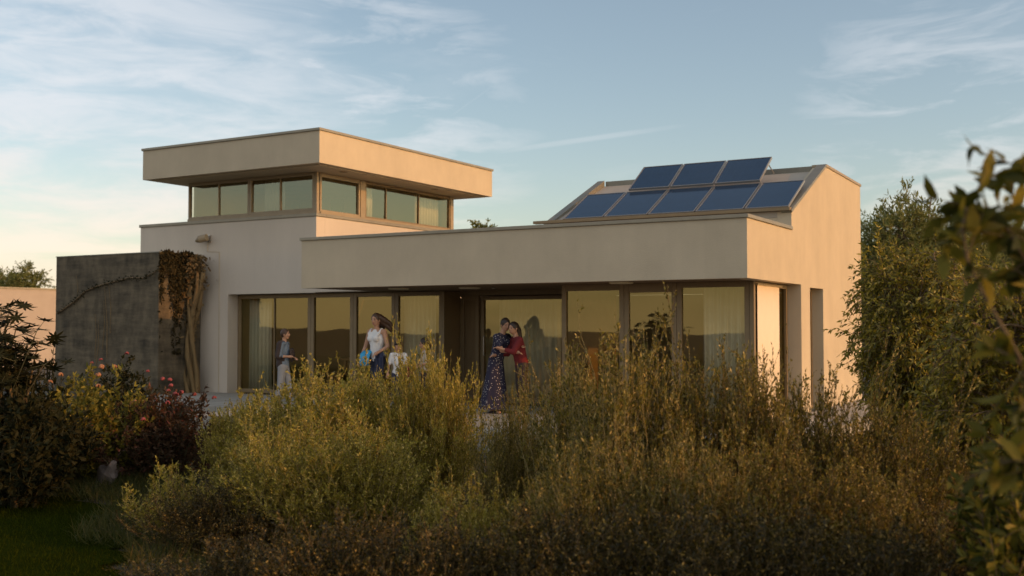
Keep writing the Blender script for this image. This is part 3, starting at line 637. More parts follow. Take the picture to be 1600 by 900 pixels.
# ------------------------------------------------------------------ people
def remesh(capsules, ells, name, mats, parent, vox=.010, smooth=3):
    b = MB()
    for p, q, r0, r1 in capsules:
        p = Vector(p); q = Vector(q); d = (q-p); k = max(2, int(d.length/.04))
        pts = [p+d*i/k for i in range(k+1)]; rr = [r0+(r1-r0)*i/k for i in range(k+1)]
        b.tube(pts, rr, mats[0], 12); b.ell(p, (r0,)*3, mats[0], 12, 8); b.ell(q, (r1,)*3, mats[0], 12, 8)
    for e in ells: b.ell(e[0], e[1], mats[0], 14, 10, e[2] if len(e) > 2 else None)
    o = b.build(name, parent, smooth=True)
    m = o.modifiers.new('r', 'REMESH'); m.mode = 'VOXEL'; m.voxel_size = vox; m.use_smooth_shade = True
    s = o.modifiers.new('s', 'SMOOTH'); s.iterations = smooth; s.factor = .5
    dg = bpy.context.evaluated_depsgraph_get(); me = bpy.data.meshes.new_from_object(o.evaluated_get(dg)); o.modifiers.clear(); o.data = me
    me.materials.clear(); me.materials.append(M[mats[0]]); me.shade_smooth()
    return o
def person(label, loc, face, Ht, pose, clothes, hair, group=None, kid=False):
    """local frame: +y forward, +x the figure's right, z up; units: scaled from a 1.7 m figure"""
    k = Ht/1.7; hs = 1.22 if kid else 1.0
    root = empty('person', loc, face); tag(root, label, 'person', group)
    V3 = Vector
    lean = pose.get('lean', (0, 0)); twist = pose.get('headturn', 0); nod = pose.get('nod', 0)
    hipz = .90*k; hip = V3((pose.get('hipx', 0)*k, 0, hipz))
    ch = hip+V3((lean[0]*.38, lean[1]*.38, .36))*k; neck = hip+V3((lean[0]*.55, lean[1]*.55, .56-.12*abs(lean[1])))*k
    head = neck+V3((lean[0]*.14+pose.get('hx', 0), lean[1]*.18+.01+pose.get('hy', 0), .155))*k
    sh = {s: neck+V3((s*.175, -.005, -.055))*k for s in (-1, 1)}
    caps = [(hip, ch, .115*k, .12*k), (ch, neck+V3((0, 0, -.06*k)), .115*k, .07*k), (neck+V3((0, 0, -.03*k)), head, .052*k, .05*k)]
    tors = [(hip+V3((0, 0, .02*k)), ch, .128*k, .132*k), (ch, neck+V3((0, 0, -.07*k)), .13*k, .085*k)]
    ell = [(ch, (.155*k, .10*k, .19*k)), (hip, (.155*k, .115*k, .12*k))]
    tell = [(ch, (.172*k, .118*k, .20*k)), (hip+V3((0, 0, .06*k)), (.165*k, .125*k, .13*k))]
    if clothes.get('bust'):
        for s in (-1, 1): tell.append((ch+V3((s*.07, .10, .02))*k, (.065*k, .06*k, .065*k))); ell.append((ch+V3((s*.07, .085, .02))*k, (.062*k, .055*k, .06*k)))
    sleeves = []; hands = []
    if clothes.get('top') == 'tank':
        for s in (-1, 1):
            tors += [(neck+V3((s*.125, .0, -.004))*k, neck+V3((s*.115, .085, -.09))*k, .024*k, .026*k), (neck+V3((s*.115, .085, -.09))*k, ch+V3((s*.08, .10, .06))*k, .026*k, .04*k),
                     (neck+V3((s*.125, .0, -.004))*k, neck+V3((s*.09, -.07, -.10))*k, .024*k, .03*k)]
    for s, key in ((-1, 'left'), (1, 'right')):
        el, wr = pose[key]; el = sh[s]+V3(el)*k; wr = sh[s]+V3(wr)*k
        caps += [(neck+V3((0, 0, -.05*k)), sh[s], .065*k, .055*k), (sh[s], el, .050*k, .038*k), (el, wr, .038*k, .026*k)]
        sl = clothes.get('sleeve', .55)
        tors += [(neck+V3((0, 0, -.055*k)), sh[s], .075*k if clothes.get('top') != 'tank' else .03*k, .068*k if clothes.get('top') != 'tank' else .03*k)]
        if sl > 0:
            e2 = sh[s]+(el-sh[s])*min(sl, 1); tors.append((sh[s], e2, .066*k, .06*k))
            if sl > 1: tors.append((el, el+(wr-el)*(sl-1), .055*k, .045*k))
        d = (wr-el).normalized(); side = d.cross(V3((0, 0, 1)))
        side = side.normalized() if side.length > .1 else V3((1, 0, 0)); nn = d.cross(side).normalized()
        pm = wr+d*.05*k; caps += [(wr, wr+d*.075*k, .028*k, .032*k)]
        for f, fl in enumerate((.068, .078, .074, .058)):
            o = side*(f-1.5)*.019*k; a = pm+d*.035*k+o; b = a+d*fl*.55*k+nn*.008*k; c2 = b+(d*.8+nn*.6).normalized()*fl*.5*k
            caps += [(a, b, .0095*k, .009*k), (b, c2, .009*k, .0075*k)]
        ta = pm-side*.028*k; caps += [(ta, ta+(d*.6-side*.8).normalized()*.035*k, .012*k, .010*k), (ta+(d*.6-side*.8).normalized()*.035*k, ta+(d*.6-side*.8).normalized()*.035*k+d*.028*k, .010*k, .008*k)]
    legs = []
    for s, key in ((-1, 'lleg'), (1, 'rleg')):
        kn, an = pose.get(key, ((s*.01, .02, -.43), (s*.01, 0, -.82)))
        h0 = hip+V3((s*.085, 0, -.02))*k; kn = h0+V3(kn)*k; an = h0+V3(an)*k; toe = an+V3((s*.03, .17, -.035))*k
        heel = an+V3((0, -.035, -.035))*k
        caps += [(h0, kn, .083*k, .055*k), (kn, an, .055*k, .036*k), (heel, toe, .034*k, .026*k), (an, heel, .036*k, .032*k)]
        legs += [(h0+V3((0, 0, .03*k)), kn, .098*k, .070*k), (kn, an+V3((0, 0, .02*k)), .070*k, .055*k)]
    # head
    hr = (.076*k*hs, .094*k*hs, .115*k*hs); RM = Matrix.Rotation(twist, 3, 'Z') @ Matrix.Rotation(-nod, 3, 'X')
    hc = head+V3((0, .012, .01))*k*hs
    ell += [(hc, hr, RM), (hc+RM @ V3((0, .028, -.062))*k*hs, (.05*k*hs, .052*k*hs, .05*k*hs), RM)]
    ell += [(hc+RM @ V3((0, .098, -.012))*k*hs, (.012*k*hs, .018*k*hs, .022*k*hs), RM), (hc+RM @ V3((0, .075, -.062))*k*hs, (.025*k*hs, .014*k*hs, .012*k*hs), RM)]
    for s in (-1, 1): ell.append((hc+RM @ V3((s*.078, -.005, -.01))*k*hs, (.010*k*hs, .018*k*hs, .028*k*hs), RM))
    body = remesh(caps, ell, 'body', ['skin'], root, .0085*k if not kid else .008*k, 2)
    for s in (-1, 1):
        fb = MB(); fb.ell(hc+RM @ V3((s*.032, .084, .012))*k*hs, (.013*k*hs, .007*k*hs, .007*k*hs), 'eye', 8, 6, RM); fb.build('eye', root, smooth=True)
        fb = MB(); fb.ell(hc+RM @ V3((s*.032, .085, .034))*k*hs, (.018*k*hs, .006*k*hs, .0035*k*hs), hair['mat'], 8, 6, RM); fb.build('eyebrow', root, smooth=True)
    fb = MB(); fb.ell(hc+RM @ V3((0, .088, -.062))*k*hs, (.022*k*hs, .006*k*hs, .007*k*hs), 'lip', 10, 6, RM); fb.build('mouth', root, smooth=True)
    # hair: cap + strands
    hcaps = []; hell = [(hc+RM @ V3((0, -.016, .022))*k*hs, (.088*k*hs, .100*k*hs, .112*k*hs), RM)]
    for p, r in hair.get('blobs', ()): hell.append((hc+RM @ V3(p)*k*hs, tuple(x*k*hs for x in r), RM))
    for pts, rr in hair.get('locks', ()):
        for i in range(len(pts)-1): hcaps.append((hc+RM @ V3(pts[i])*k*hs, hc+RM @ V3(pts[i+1])*k*hs, rr[i]*k*hs, rr[i+1]*k*hs))
    # cap must leave the face free: shift back/up
    hb = remesh(hcaps, hell, 'hair', [hair['mat']], root, .010*k, 1)
    if clothes.get('shirt'): 
        so = remesh(tors, tell, clothes.get('shirt_name', 'shirt'), [clothes['shirt']], root, .012*k, 2)
    if clothes.get('skirt'):
        z0 = .08*k; mb = MB(); n = 40; vs = []; rows = 14
        for i in range(rows+1):
            f = i/rows; z = (hipz+.10*k)*(1-f)+z0*f; c0 = hip*(1-f*.9); rad = (.15+.16*f**1.1)*k
            for j in range(n):
                a = 2*math.pi*j/n; rj = rad*(1+.06*f*math.sin(a*7+1)+.03*f*math.sin(a*12)); vs.append((c0.x+rj*math.cos(a), c0.y*(1-f)+rj*.8*math.sin(a)-.03*k*f, z))
        mb.add(vs, [(i*n+j, i*n+(j+1) % n, (i+1)*n+(j+1) % n, (i+1)*n+j) for i in range(rows) for j in range(n)], clothes['skirt']); mb.build('skirt', root, smooth=True)
    if clothes.get('trousers'): remesh(legs+[(hip+V3((-.05, 0, 0))*k, hip+V3((.05, 0, 0))*k, .12*k, .12*k)], [], 'trousers', [clothes['trousers']], root, .012*k, 2)
    if clothes.get('jacket'):
        jt = [(a, b, r0+.014*k, r1+.014*k) for a, b, r0, r1 in tors]
        jo = remesh([(a+V3((0, -.022*k, 0)), b+V3((0, -.022*k, 0)), r0, r1) for a, b, r0, r1 in jt], [(c+V3((0, -.03*k, 0)), (r[0]+.012*k, r[1]+.006*k, r[2])) for c, r in tell], 'jacket', [clothes['jacket']], root, .012*k, 2)
    mb = MB()
    for c_ in caps:
        pass
    for s, key in ((-1, 'lleg'), (1, 'rleg')):
        kn, an = pose.get(key, ((s*.01, .02, -.43), (s*.01, 0, -.82))); h0 = hip+V3((s*.085, 0, -.02))*k; an = h0+V3(an)*k
        sb = MB(); sb.ell(an+V3((s*.012, .06, -.045))*k, (.048*k, .135*k, .042*k), clothes.get('shoes', 'cloth_dark'), 14, 8); sb.build('shoe', root, smooth=True)
    return root, k, sh, hip
IMG_R = YAW  # facing angle helpers: rz such that local +y points to a world heading
def heading(deg):   # 0 = towards picture right, 90 = away from camera, 180 = picture left, 270 = towards camera
    return YAW+R(deg)-math.pi/2
arms_rest = {'left': ((-.05, .0, -.27), (-.06, .05, -.50)), 'right': ((.05, .0, -.27), (.06, .05, -.50))}
# boy on the left
r_, k_, sh_, hip_ = person('short haired boy in a dark jacket and grey trousers before the leftmost pane', (-8.68, -2.50, 0), heading(-8), 1.41,
    dict(lean=(0, .02), left=((-.05, -.03, -.26), (.03, .15, -.30)), right=((.05, -.03, -.26), (-.03, .15, -.27)), nod=-.05,
         lleg=((0, .10, -.41), (0, .10, -.82)), rleg=((0, -.04, -.42), (0, -.16, -.80))),
    dict(shirt='shirt_blue', sleeve=1.3, jacket='cloth_dark', trousers='cloth_grey', shoes='cloth_white'), dict(mat='hair_brown'))
mb = MB(); mb.ell((0, .16, .97), (.10, .045, .12), 'cloth_dark', 14, 10, None, lambda p: p*(1+.12*math.sin(p.x*7+p.z*5))); o = mb.build('bundled_jacket', smooth=True)
o.location = r_.location; o.rotation_euler = r_.rotation_euler; tag(o, 'dark bundled jacket held against the chest of the boy', 'jacket')
# woman in white tank top
wavy = [([(-.04, -.05, .04), (-.12, -.11, -.02), (-.19, -.16, -.08), (-.23, -.19, -.17), (-.25, -.22, -.24)], [.07, .06, .045, .035, .012]), ([(-.03, -.06, 0), (-.11, -.11, -.09), (-.17, -.15, -.16), (-.22, -.18, -.25)], [.06, .05, .04, .012]),
        ([(0, -.05, .05), (.03, -.12, .0), (.05, -.18, -.06), (.04, -.24, -.12), (.07, -.30, -.15), (.06, -.36, -.20)], [.07, .062, .055, .045, .03, .012]),
        ([(.04, -.02, .04), (.07, -.10, -.06), (.07, -.16, -.12), (.09, -.22, -.17), (.08, -.27, -.23)], [.055, .05, .045, .03, .01]),
        ([(-.04, -.03, .04), (-.06, -.08, -.05), (-.05, -.15, -.12), (-.03, -.21, -.19)], [.055, .045, .035, .01])]
r_, k_, sh_, hip_ = person('woman with windblown dark hair in a white tank top, carrying a blue cloth', (-7.02, -1.83, 0), heading(235), 1.69,
    dict(lean=(0, .04), left=((-.09, .0, -.27), (-.02, .16, -.36)), right=((.08, .03, -.28), (.10, .14, -.49)), nod=.1, headturn=.15,
         lleg=((0, .12, -.41), (0, .12, -.82)), rleg=((0, -.04, -.42), (0, -.16, -.80))),
    dict(shirt='cloth_white', shirt_name='tank_top', top='tank', sleeve=0, bust=True, trousers='denim'), dict(mat='hair_brown', locks=wavy))
def cloth(name, pts, w, m, label, cat, base):
    mb = MB(); vs = []; n = 9
    for i, p in enumerate(pts):
        for j in range(n):
            f = j/(n-1)-.5; vs.append((p[0]+f*w*(1+.2*math.sin(i)), p[1]+.03*math.sin(j*1.7+i), p[2]+.015*math.cos(j*2.1+i*1.3)))
    mb.add(vs, [(i*n+j, i*n+j+1, (i+1)*n+j+1, (i+1)*n+j) for i in range(len(pts)-1) for j in range(n-1)], m); o = mb.build(name, smooth=True)
    s = o.modifiers.new('thick', 'SOLIDIFY'); s.thickness = .012; o.location = base.location; o.rotation_euler = base.rotation_euler; tag(o, label, cat); return o
cloth('beach_towel', [(.13, .10, 1.06), (.14, .16, .98), (.15, .20, .88), (.16, .19, .78)], .20, 'cyan', 'bright blue cloth hanging from the hand of the woman in white', 'towel', r_)
cloth('dark_garment', [(-.22, .08, 1.03), (-.22, .17, 1.01), (-.22, .20, .90), (-.22, .19, .72), (-.21, .18, .58)], .16, 'denim', 'dark garment draped over the forearm of the woman in white', 'garment', r_)
# children
r_, *_x = person('small child with a dark fringe in a white top beside the woman in white', (-6.52, -1.87, 0), heading(262), 1.18,
    dict(left=((-.06, .0, -.25), (-.06, .08, -.46)), right=((.07, .02, -.25), (.08, .10, -.44)), nod=.25),
    dict(shirt='cloth_white', sleeve=.8, trousers='denim'), dict(mat='hair', blobs=[((0, .06, .075), (.07, .03, .035)), ((0, -.03, -.02), (.095, .09, .10))]), kid=True)
r_, *_x = person('curly haired child in a cream top holding something red by the curtained pane', (-6.10, -1.63, 0), heading(195), 1.23,
    dict(left=((-.06, .02, -.24), (-.02, .20, -.34)), right=((.06, .02, -.24), (.02, .20, -.34)), nod=.2),
    dict(shirt='cream', sleeve=.9, trousers='cloth_dark'), dict(mat='hair', blobs=[((.05, -.04, .03), (.06, .07, .07)), ((-.05, -.04, .03), (.06, .07, .07)), ((0, -.07, -.05), (.09, .07, .09))]), kid=True)
mb = MB(); mb.ell((0, .30, .62), (.10, .07, .14), 'red', 14, 10, None, lambda p: p*(1+.1*math.sin(p.x*9+p.z*4))); o = mb.build('red_bag', smooth=True)
o.location = r_.location; o.rotation_euler = r_.rotation_euler; tag(o, 'red bag held by the curly haired child', 'bag')
# hugging pair
r_, *_x = person('woman in a navy polka dot dress stooping to hug the person in red', (-4.62, -1.62, 0), heading(-35), 1.62,
    dict(lean=(0, .26), hx=.0, left=((-.04, .16, -.22), (.10, .36, -.18)), right=((.03, .14, -.24), (-.04, .36, -.26)), nod=.3, headturn=-.5),
    dict(shirt='dots', shirt_name='dress_top', sleeve=.6, skirt='dots', bust=True), dict(mat='hair', locks=[([(0, -.06, .02), (0, -.11, -.02), (0, -.13, -.06)], [.05, .045, .03])]))
long_h = [([(0, -.03, .04), (0, -.10, -.06), (0, -.12, -.20), (0, -.13, -.32)], [.085, .08, .07, .03])]
r_, *_x = person('long haired person in a red jacket embraced by the woman in the polka dot dress', (-4.16, -1.52, 0), heading(200), 1.55,
    dict(lean=(0, .20), left=((-.04, .14, -.22), (.06, .34, -.16)), right=((.05, .10, -.26), (.02, .32, -.28)), nod=.1, headturn=.4),
    dict(shirt='red', shirt_name='jacket', sleeve=1.6, trousers='cloth_dark'), dict(mat='hair', locks=long_h))
# ------------------------------------------------------------------ foliage: foreground shrubs
SB4 = shrub_mesh('silver_shrub', 15, 1.75, 1.2, 300, 19, 13, .030, .012, ['twig', 'leaf_shade'], .2, .18, .6)  # bottom row variant with shade painted into its leaves
SB = [shrub_mesh('silver_shrub', 11, 1.75, 1.15, 300, 22, 14, .033, .0135, ['straw', 'leaf_gold'],   .24, .17, .5),
      shrub_mesh('silver_shrub', 12, 1.75, 1.2, 300, 20, 13, .030, .012, ['straw', 'leaf_silver'], .26, .18),
      shrub_mesh('silver_shrub', 13, 1.75, 1.1, 260, 20, 12, .028, .012, ['twig', 'leaf_silver'], .40, .20, .6),
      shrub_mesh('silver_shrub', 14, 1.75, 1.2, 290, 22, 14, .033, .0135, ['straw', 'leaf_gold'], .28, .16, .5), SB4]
random.seed(3)
def shrub(u, v, depth, w, var, label, group='feathery shrubs across the foreground'):
    p = at(u, 500, depth); z0 = gz(p.x, p.y); top = at(u, v, depth).z; top += .10*(top-z0)
    o = linked('feathery_shrub', SB[var], (p.x, p.y, z0-.03), random.random()*6.28, (w/2.3, w/2.3, (top-z0)/1.75)); tag(o, label, 'shrub', group); return o
sh_list = [
 (575, 548, 11.6, 2.2, 0, 'golden feathery shrub in front of the woman in white'),
 (806, 604, 9.4, .85, 1, 'slender grey green shrub right in front of the dress of the hugging woman'),
 (480, 575, 12.2, 2.2, 3, 'pale feathery shrub in front of the boy, left of the tallest golden one'),
 (395, 605, 12.6, 1.5, 0, 'low feathery shrub by the left edge of the terrace'),
 (672, 520, 11.2, 1.3, 3, 'wispy upright shrub left of the hugging pair'),
 (890, 545, 10.2, 1.5, 1, 'grey green shrub right below the hugging pair'),
 (990, 498, 8.5, 1.9, 1, 'tall grey green shrub in front of the two right hand panes'),
 (1150, 512, 8.3, 1.7, 2, 'tall brownish shrub in front of the corner curtain'),
 (1275, 555, 8.3, 1.75, 2, 'brownish shrub in front of the sunlit side wall'),
 (1400, 605, 8.0, 1.6, 2, 'dark shrub at the foot of the right hand willow'),
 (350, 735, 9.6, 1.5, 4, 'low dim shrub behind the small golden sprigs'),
 (450, 650, 10.2, 1.9, 3, 'mid height shrub below the boy, nearer the lawn'),
 (545, 630, 9.8, 1.9, 0, 'bushy golden shrub in the middle row, left of centre'),
 (740, 738, 8.0, 1.2, 3, 'low golden shrub filling the gap before the terrace'),
 (915, 680, 7.2, 1.4, 1, 'grey green shrub in the middle row just right of centre'),
 (1050, 655, 7.2, 1.6, 1, 'broad grey green shrub in the middle row below the right panes'),
 (1205, 670, 7.1, 1.6, 2, 'brown tinged shrub in the middle row below the side wall'),
 (1350, 705, 7.0, 1.6, 2, 'brown tinged shrub in the middle row at the right'),
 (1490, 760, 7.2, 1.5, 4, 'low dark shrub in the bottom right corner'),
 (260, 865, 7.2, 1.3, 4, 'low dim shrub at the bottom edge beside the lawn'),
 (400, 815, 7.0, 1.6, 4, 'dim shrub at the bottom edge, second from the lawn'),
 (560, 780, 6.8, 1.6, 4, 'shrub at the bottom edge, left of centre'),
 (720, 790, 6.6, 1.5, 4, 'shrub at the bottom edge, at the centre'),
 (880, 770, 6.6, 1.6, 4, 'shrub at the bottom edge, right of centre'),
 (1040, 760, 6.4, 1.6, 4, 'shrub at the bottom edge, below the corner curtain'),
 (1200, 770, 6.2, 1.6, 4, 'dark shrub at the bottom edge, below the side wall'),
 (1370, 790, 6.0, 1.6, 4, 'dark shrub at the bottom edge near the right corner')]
for a in sh_list: shrub(*a)
sp = shrub_mesh('sprig_shrub', 21, .75, .42, 42, 12, 12, .03, .010, ['straw', 'leaf_gold'], .5, .10, .5)
p = at(268, 500, 10.2); o = linked('sprig_shrub', sp, (p.x, p.y, gz(p.x, p.y)), .4, (1.1, 1.1, 1.12)); tag(o, 'small clump of pale golden sprigs between the lawn and the big shrubs', 'shrub')
# ---- flower bed, left
def flowers(mb, pts, r, rng, m):
    for p in pts:
        for q in range(7):
            a = rng.random()*6.28; e = rng.random()*1.2; d = Vector((math.cos(a)*math.cos(e), math.sin(a)*math.cos(e), math.sin(e)))
            mb.ell(Vector(p)+d*r*.6, (r*.55, r*.55, r*.3), m, 6, 4, d.to_track_quat('Z', 'Y').to_matrix())
def flower_bush(name, label, u, v, depth, w, seed, mats, ln, wd, fm, nf, shoots=90, twigs=9, lper=9, fr=.035, top_only=True, spread=.8):
    p = at(u, 500, depth); z0 = gz(p.x, p.y); h = at(u, v, depth).z-z0
    t = empty(name, (p.x, p.y, z0)); tag(t, label, 'bush')
    me = shrub_mesh('foliage', seed, h, w/2, shoots, twigs, lper, ln, wd, mats, .15, .2, spread, .008, .2, .2); linked('foliage', me, parent=t)
    if nf:
        rg = random.Random(seed); mb = MB(); ps = []
        for i in range(nf):
            a = rg.random()*6.28; q = math.sqrt(rg.random())*.95; ps.append((w/2*q*math.cos(a), w/2*q*math.sin(a), h*math.sqrt(1-.8*q*q)*(.86+.18*rg.random())))
        flowers(mb, ps, fr, rg, fm); mb.build('blossoms', t, smooth=True)
    return t
flower_bush('rose_bush', 'yellow green bush with orange blossoms in front of the dark concrete block', 135, 552, 13.5, 1.7, 31, ['stem_green', 'leaf_rose'], .065, .030, 'petal_orange', 9, 130, 10, 9, .04)
flower_bush('rose_bush', 'reddish bush with deep pink blossoms below the climbing vine', 255, 592, 13.6, 1.9, 32, ['stem_green', 'leaf_red'], .055, .022, 'petal_pink', 12, 120, 10, 9, .036)
flower_bush('rose_bush', 'sparse bush with pink flowers close against the dark concrete block', 195, 535, 15.2, 1.3, 33, ['stem_green', 'leaf_dark'], .055, .028, 'petal_pink', 5, 60, 9, 8, .032)
flower_bush('dark_bush', 'dark leafy bush at the left edge under the palmate shrub', 20, 560, 12.0, 2.2, 34, ['stem_green', 'leaf_dark'], .07, .035, None, 0, 150, 10, 9)
# palmate shrub
rng = np.random.default_rng(8)
def palmate(name, label, u, v, depth, seed):
    p = at(u, 500, depth); z0 = gz(p.x, p.y); h = at(u, v, depth).z-z0; t = empty(name, (p.x, p.y, z0)); tag(t, label, 'shrub')
    rg = np.random.default_rng(seed); segs = []; lv = []; n = 26
    e = np.stack([rg.normal(size=n)*.17, rg.normal(size=n)*.2, h*(.62+.36*rg.random(n))], 1); b = np.zeros((n, 3)); m = e*np.array([.35, .35, .6])
    stm = MB()
    for i in range(0, n, 4): stm.tube([(0, 0, 0), tuple(m[i]), tuple(e[i])], [.02, .014, .006], 'bark', 6)
    stm.build('stem', t)
    segs.append((m, e, np.full(n, .008), np.full(n, .004), 0))
    for i in range(n):
        for c in range(5):
            pet = e[i]+rg.normal(size=3)*np.array([.12, .12, .07]); ax = unit(rg.normal(size=(1, 3))*.35+np.array([[0, 0, 1.]]))[0]
            segs.append((e[i][None], pet[None], np.array([.004]), np.array([.003]), 0))
            a = unit(np.cross(ax, rg.normal(size=3))[None])[0]; bb = np.cross(ax, a); K = 9
            an = np.arange(K)/K*2*math.pi+rg.random(); d = unit(np.cos(an)[:, None]*a+np.sin(an)[:, None]*bb-ax*.25); s = np.cross(d, ax)
            lv.append((np.repeat(pet[None], K, 0), d, unit(s), np.full(K, .115)*(.8+.4*rg.random(K)), np.full(K, .034), 1))
    linked('foliage', fol_mesh('foliage', segs, lv, ['stem_green', 'leaf_dark']), parent=t); return t
palmate('palmate_shrub', 'dark shrub with star shaped leaves at the left edge against the peach wall', -12, 482, 11.5, 3)
palmate('palmate_shrub', 'smaller dark shrub with star shaped leaves just right of the taller one', 30, 528, 11.8, 5)
# thin saplings by the wall
for (u, v, dp, lab) in ((84, 448, 15.5, 'thin bare sapling in front of the peach wall'), (70, 520, 15.0, 'short twiggy sapling left of the dark concrete block')):
    me = shrub_mesh('sapling', int(u), 1, .16, 5, 6, 5, .05, .02, ['twig', 'leaf_dark'], .1, .08, .7, .008)
    p = at(u, 500, dp); z0 = gz(p.x, p.y); tag(linked('sapling', me, (p.x, p.y, z0), 0, (1, 1, at(u, v, dp).z-z0)), lab, 'sapling')
# rock, border grass
p = at(168, 683, 13.0); mb = MB(); rg = random.Random(2)
mb.ell((0, 0, .12), (.14, .10, .20), 'rock', 14, 10, Matrix.Rotation(.5, 3, 'Y'), lambda q: q*(1+.12*math.sin(q.x*5+1)+.10*math.sin(q.z*7)+.08*math.sin(q.y*9))); o = mb.build('rock', smooth=False); o.location = (p.x, p.y, gz(p.x, p.y)+.02); tag(o, 'pale upright stone at the foot of the flower bed', 'rock')
edge = [(-12.6, -4.7), (-9.2, -6.6), (-6.0, -8.4), (-3.5, -10.0), (-2.2, -11.0)]
def near_edge(x, y):
    for i in range(len(edge)-1):
        a = Vector(edge[i]); b = Vector(edge[i+1]); q = Vector((x, y)); t_ = max(0, min(1, (q-a).dot(b-a)/(b-a).length_squared)); d_ = (a+(b-a)*t_-q).length
        if d_ < .55+.25*math.sin(x*3): return True
    return False
lv = blades(90000, -13.5, -1.5, -12, -4, .10, .26, .007, near_edge, np.random.default_rng(9), .75)
tag(linked('border_grass', fol_mesh('border_grass', [], [lv], ['grass_long'])), 'long untrimmed grass along the edge of the lawn', 'grass', kind='stuff')
lv = blades(60000, -13, 6, -13, -4.7, .05, .2, .012, lambda x, y: incam(x, y) and not in_lawn(x, y), np.random.default_rng(10), .9)
tag(linked('ground_cover', fol_mesh('ground_cover', [], [lv], ['grass_long'])), 'low leafy ground cover under the shrubs', 'ground cover', kind='stuff')
# ---- climbing vine on the corner of the annex
t = empty('climbing_vine', (-13.5, -.15, -.3)); tag(t, 'gnarled dry vine climbing the corner between dark block and white wall', 'vine')
rg = random.Random(7); mb = MB()
for k in range(9):
    ox = rg.uniform(-.02, .32); oy = rg.uniform(-.12, .06); ph = rg.random()*6
    pts = [(ox*(1+.6*i/8)+.085*math.sin(i*1.0+ph)-.10*math.sin(i/8*3.1), oy+.04*math.cos(i*.9+ph)-.08, i/8*3.0) for i in range(9)]
    mb.tube(pts, [.058-.002*i+.016*math.sin(i*1.7+k) for i in range(9)], 'dry_bark', 7)
mb.build('trunk', t, smooth=True)
rgn = np.random.default_rng(17); n = 2600
zc = 1.4+1.95*rgn.random(n)**.55; wv = .09+.09*np.clip((zc-2.2)/1.2, 0, 1)
pos = np.stack([rgn.normal(size=n)*wv*1.05-.05, rgn.normal(size=n)*wv*.7-.12, zc], 1); d = unit(rgn.normal(size=(n, 3))+np.array([0, 0, -.5]))
q = rgn.random(n) < .55;  pos[q, 2] = 2.6+.8*rgn.random(q.sum()); pos[q, 0] *= 1.25
linked('dry_leaves', fol_mesh('dry_leaves', [], [(pos, d, perp(d, rgn), .07+.05*rgn.random(n), np.full(n, .045), 0)], ['leaf_dry']), parent=t)
n = 3400; yy = -.98*rgn.random(n)**1.25; zz = 3.46-np.minimum(rgn.exponential(.70, n)*(.55+.45*np.sin(yy*11+1))*(1.15+yy*.15), 2.2)-.02  # added dark leaf layer, standing in for shade on the sunlit annex side
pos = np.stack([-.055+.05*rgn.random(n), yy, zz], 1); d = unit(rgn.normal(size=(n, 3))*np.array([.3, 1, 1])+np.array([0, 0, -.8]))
linked('clinging_leaves', fol_mesh('clinging_leaves', [], [(pos, d, perp(d, rgn), .06+.05*rgn.random(n), np.full(n, .05), 0)], ['leaf_shade_coat']), parent=t)
# ivy runner over the block face
t = empty('ivy_runner', (0, 0, 0)); tag(t, 'thin ivy stem rising across the face of the dark concrete block', 'vine')
mb = MB(); pts = [at(u, v, 1) for u, v in ((90, 487), (115, 470), (140, 452), (170, 442), (200, 436), (225, 434), (246, 424))]
def onY(u, v, y): dd = dirv(u, v); return CAM+dd*((y-CAM.y)/dd.y)
pts = [onY(u, v, -1.16) for u, v in ((90, 489), (115, 472), (133, 455), (152, 447), (178, 440), (202, 434), (225, 434), (247, 422))]
mb.tube(pts, [.022, .022, .02, .02, .016, .016, .014, .01], 'bark', 6); mb.build('stem', t)
P = []; rgn = np.random.default_rng(4)
for i in range(len(pts)-1):
    for _ in range(26): f = rgn.random(); P.append(np.array(pts[i])*(1-f)+np.array(pts[i+1])*f+rgn.normal(size=3)*np.array([.03, .012, .03])-np.array([0, .02, 0]))
P = np.array(P); d = unit(rgn.normal(size=P.shape)+np.array([0, -.6, 0])); linked('leaves', fol_mesh('leaves', [], [(P, d, perp(d, rgn), np.full(len(P), .05), np.full(len(P), .03), 0)], ['leaf_dark']), parent=t)
for k, (u, v0, v1) in enumerate(((167, 447, 560), (172, 440, 520), (120, 430, 470), (148, 490, 560), (160, 470, 545), (150, 500, 570))):
    a = onY(u, v1, -1.15); b = onY(u-4+k*1.5, v0, -1.15); m_ = (a+b)/2+Vector((.05, 0, 0)); mb = MB(); mb.tube([a, m_, b], [.007, .006, .003], 'dry_bark', 5); mb.build('dead_stem', t)
# ---- trees
def place_tree(name, label, loc, seed, blobs, trunk, nl, nb, tw, lper, ln, wd, mats, cat='tree', group=None, **kw):
    mbt, cr = tree_meshes(seed, blobs, trunk, nl, nb, tw, lper, ln, wd, mats, **kw)
    t = empty(name, loc); tag(t, label, cat, group); mbt.build('trunk', t, smooth=True); linked('crown', cr, parent=t); return t
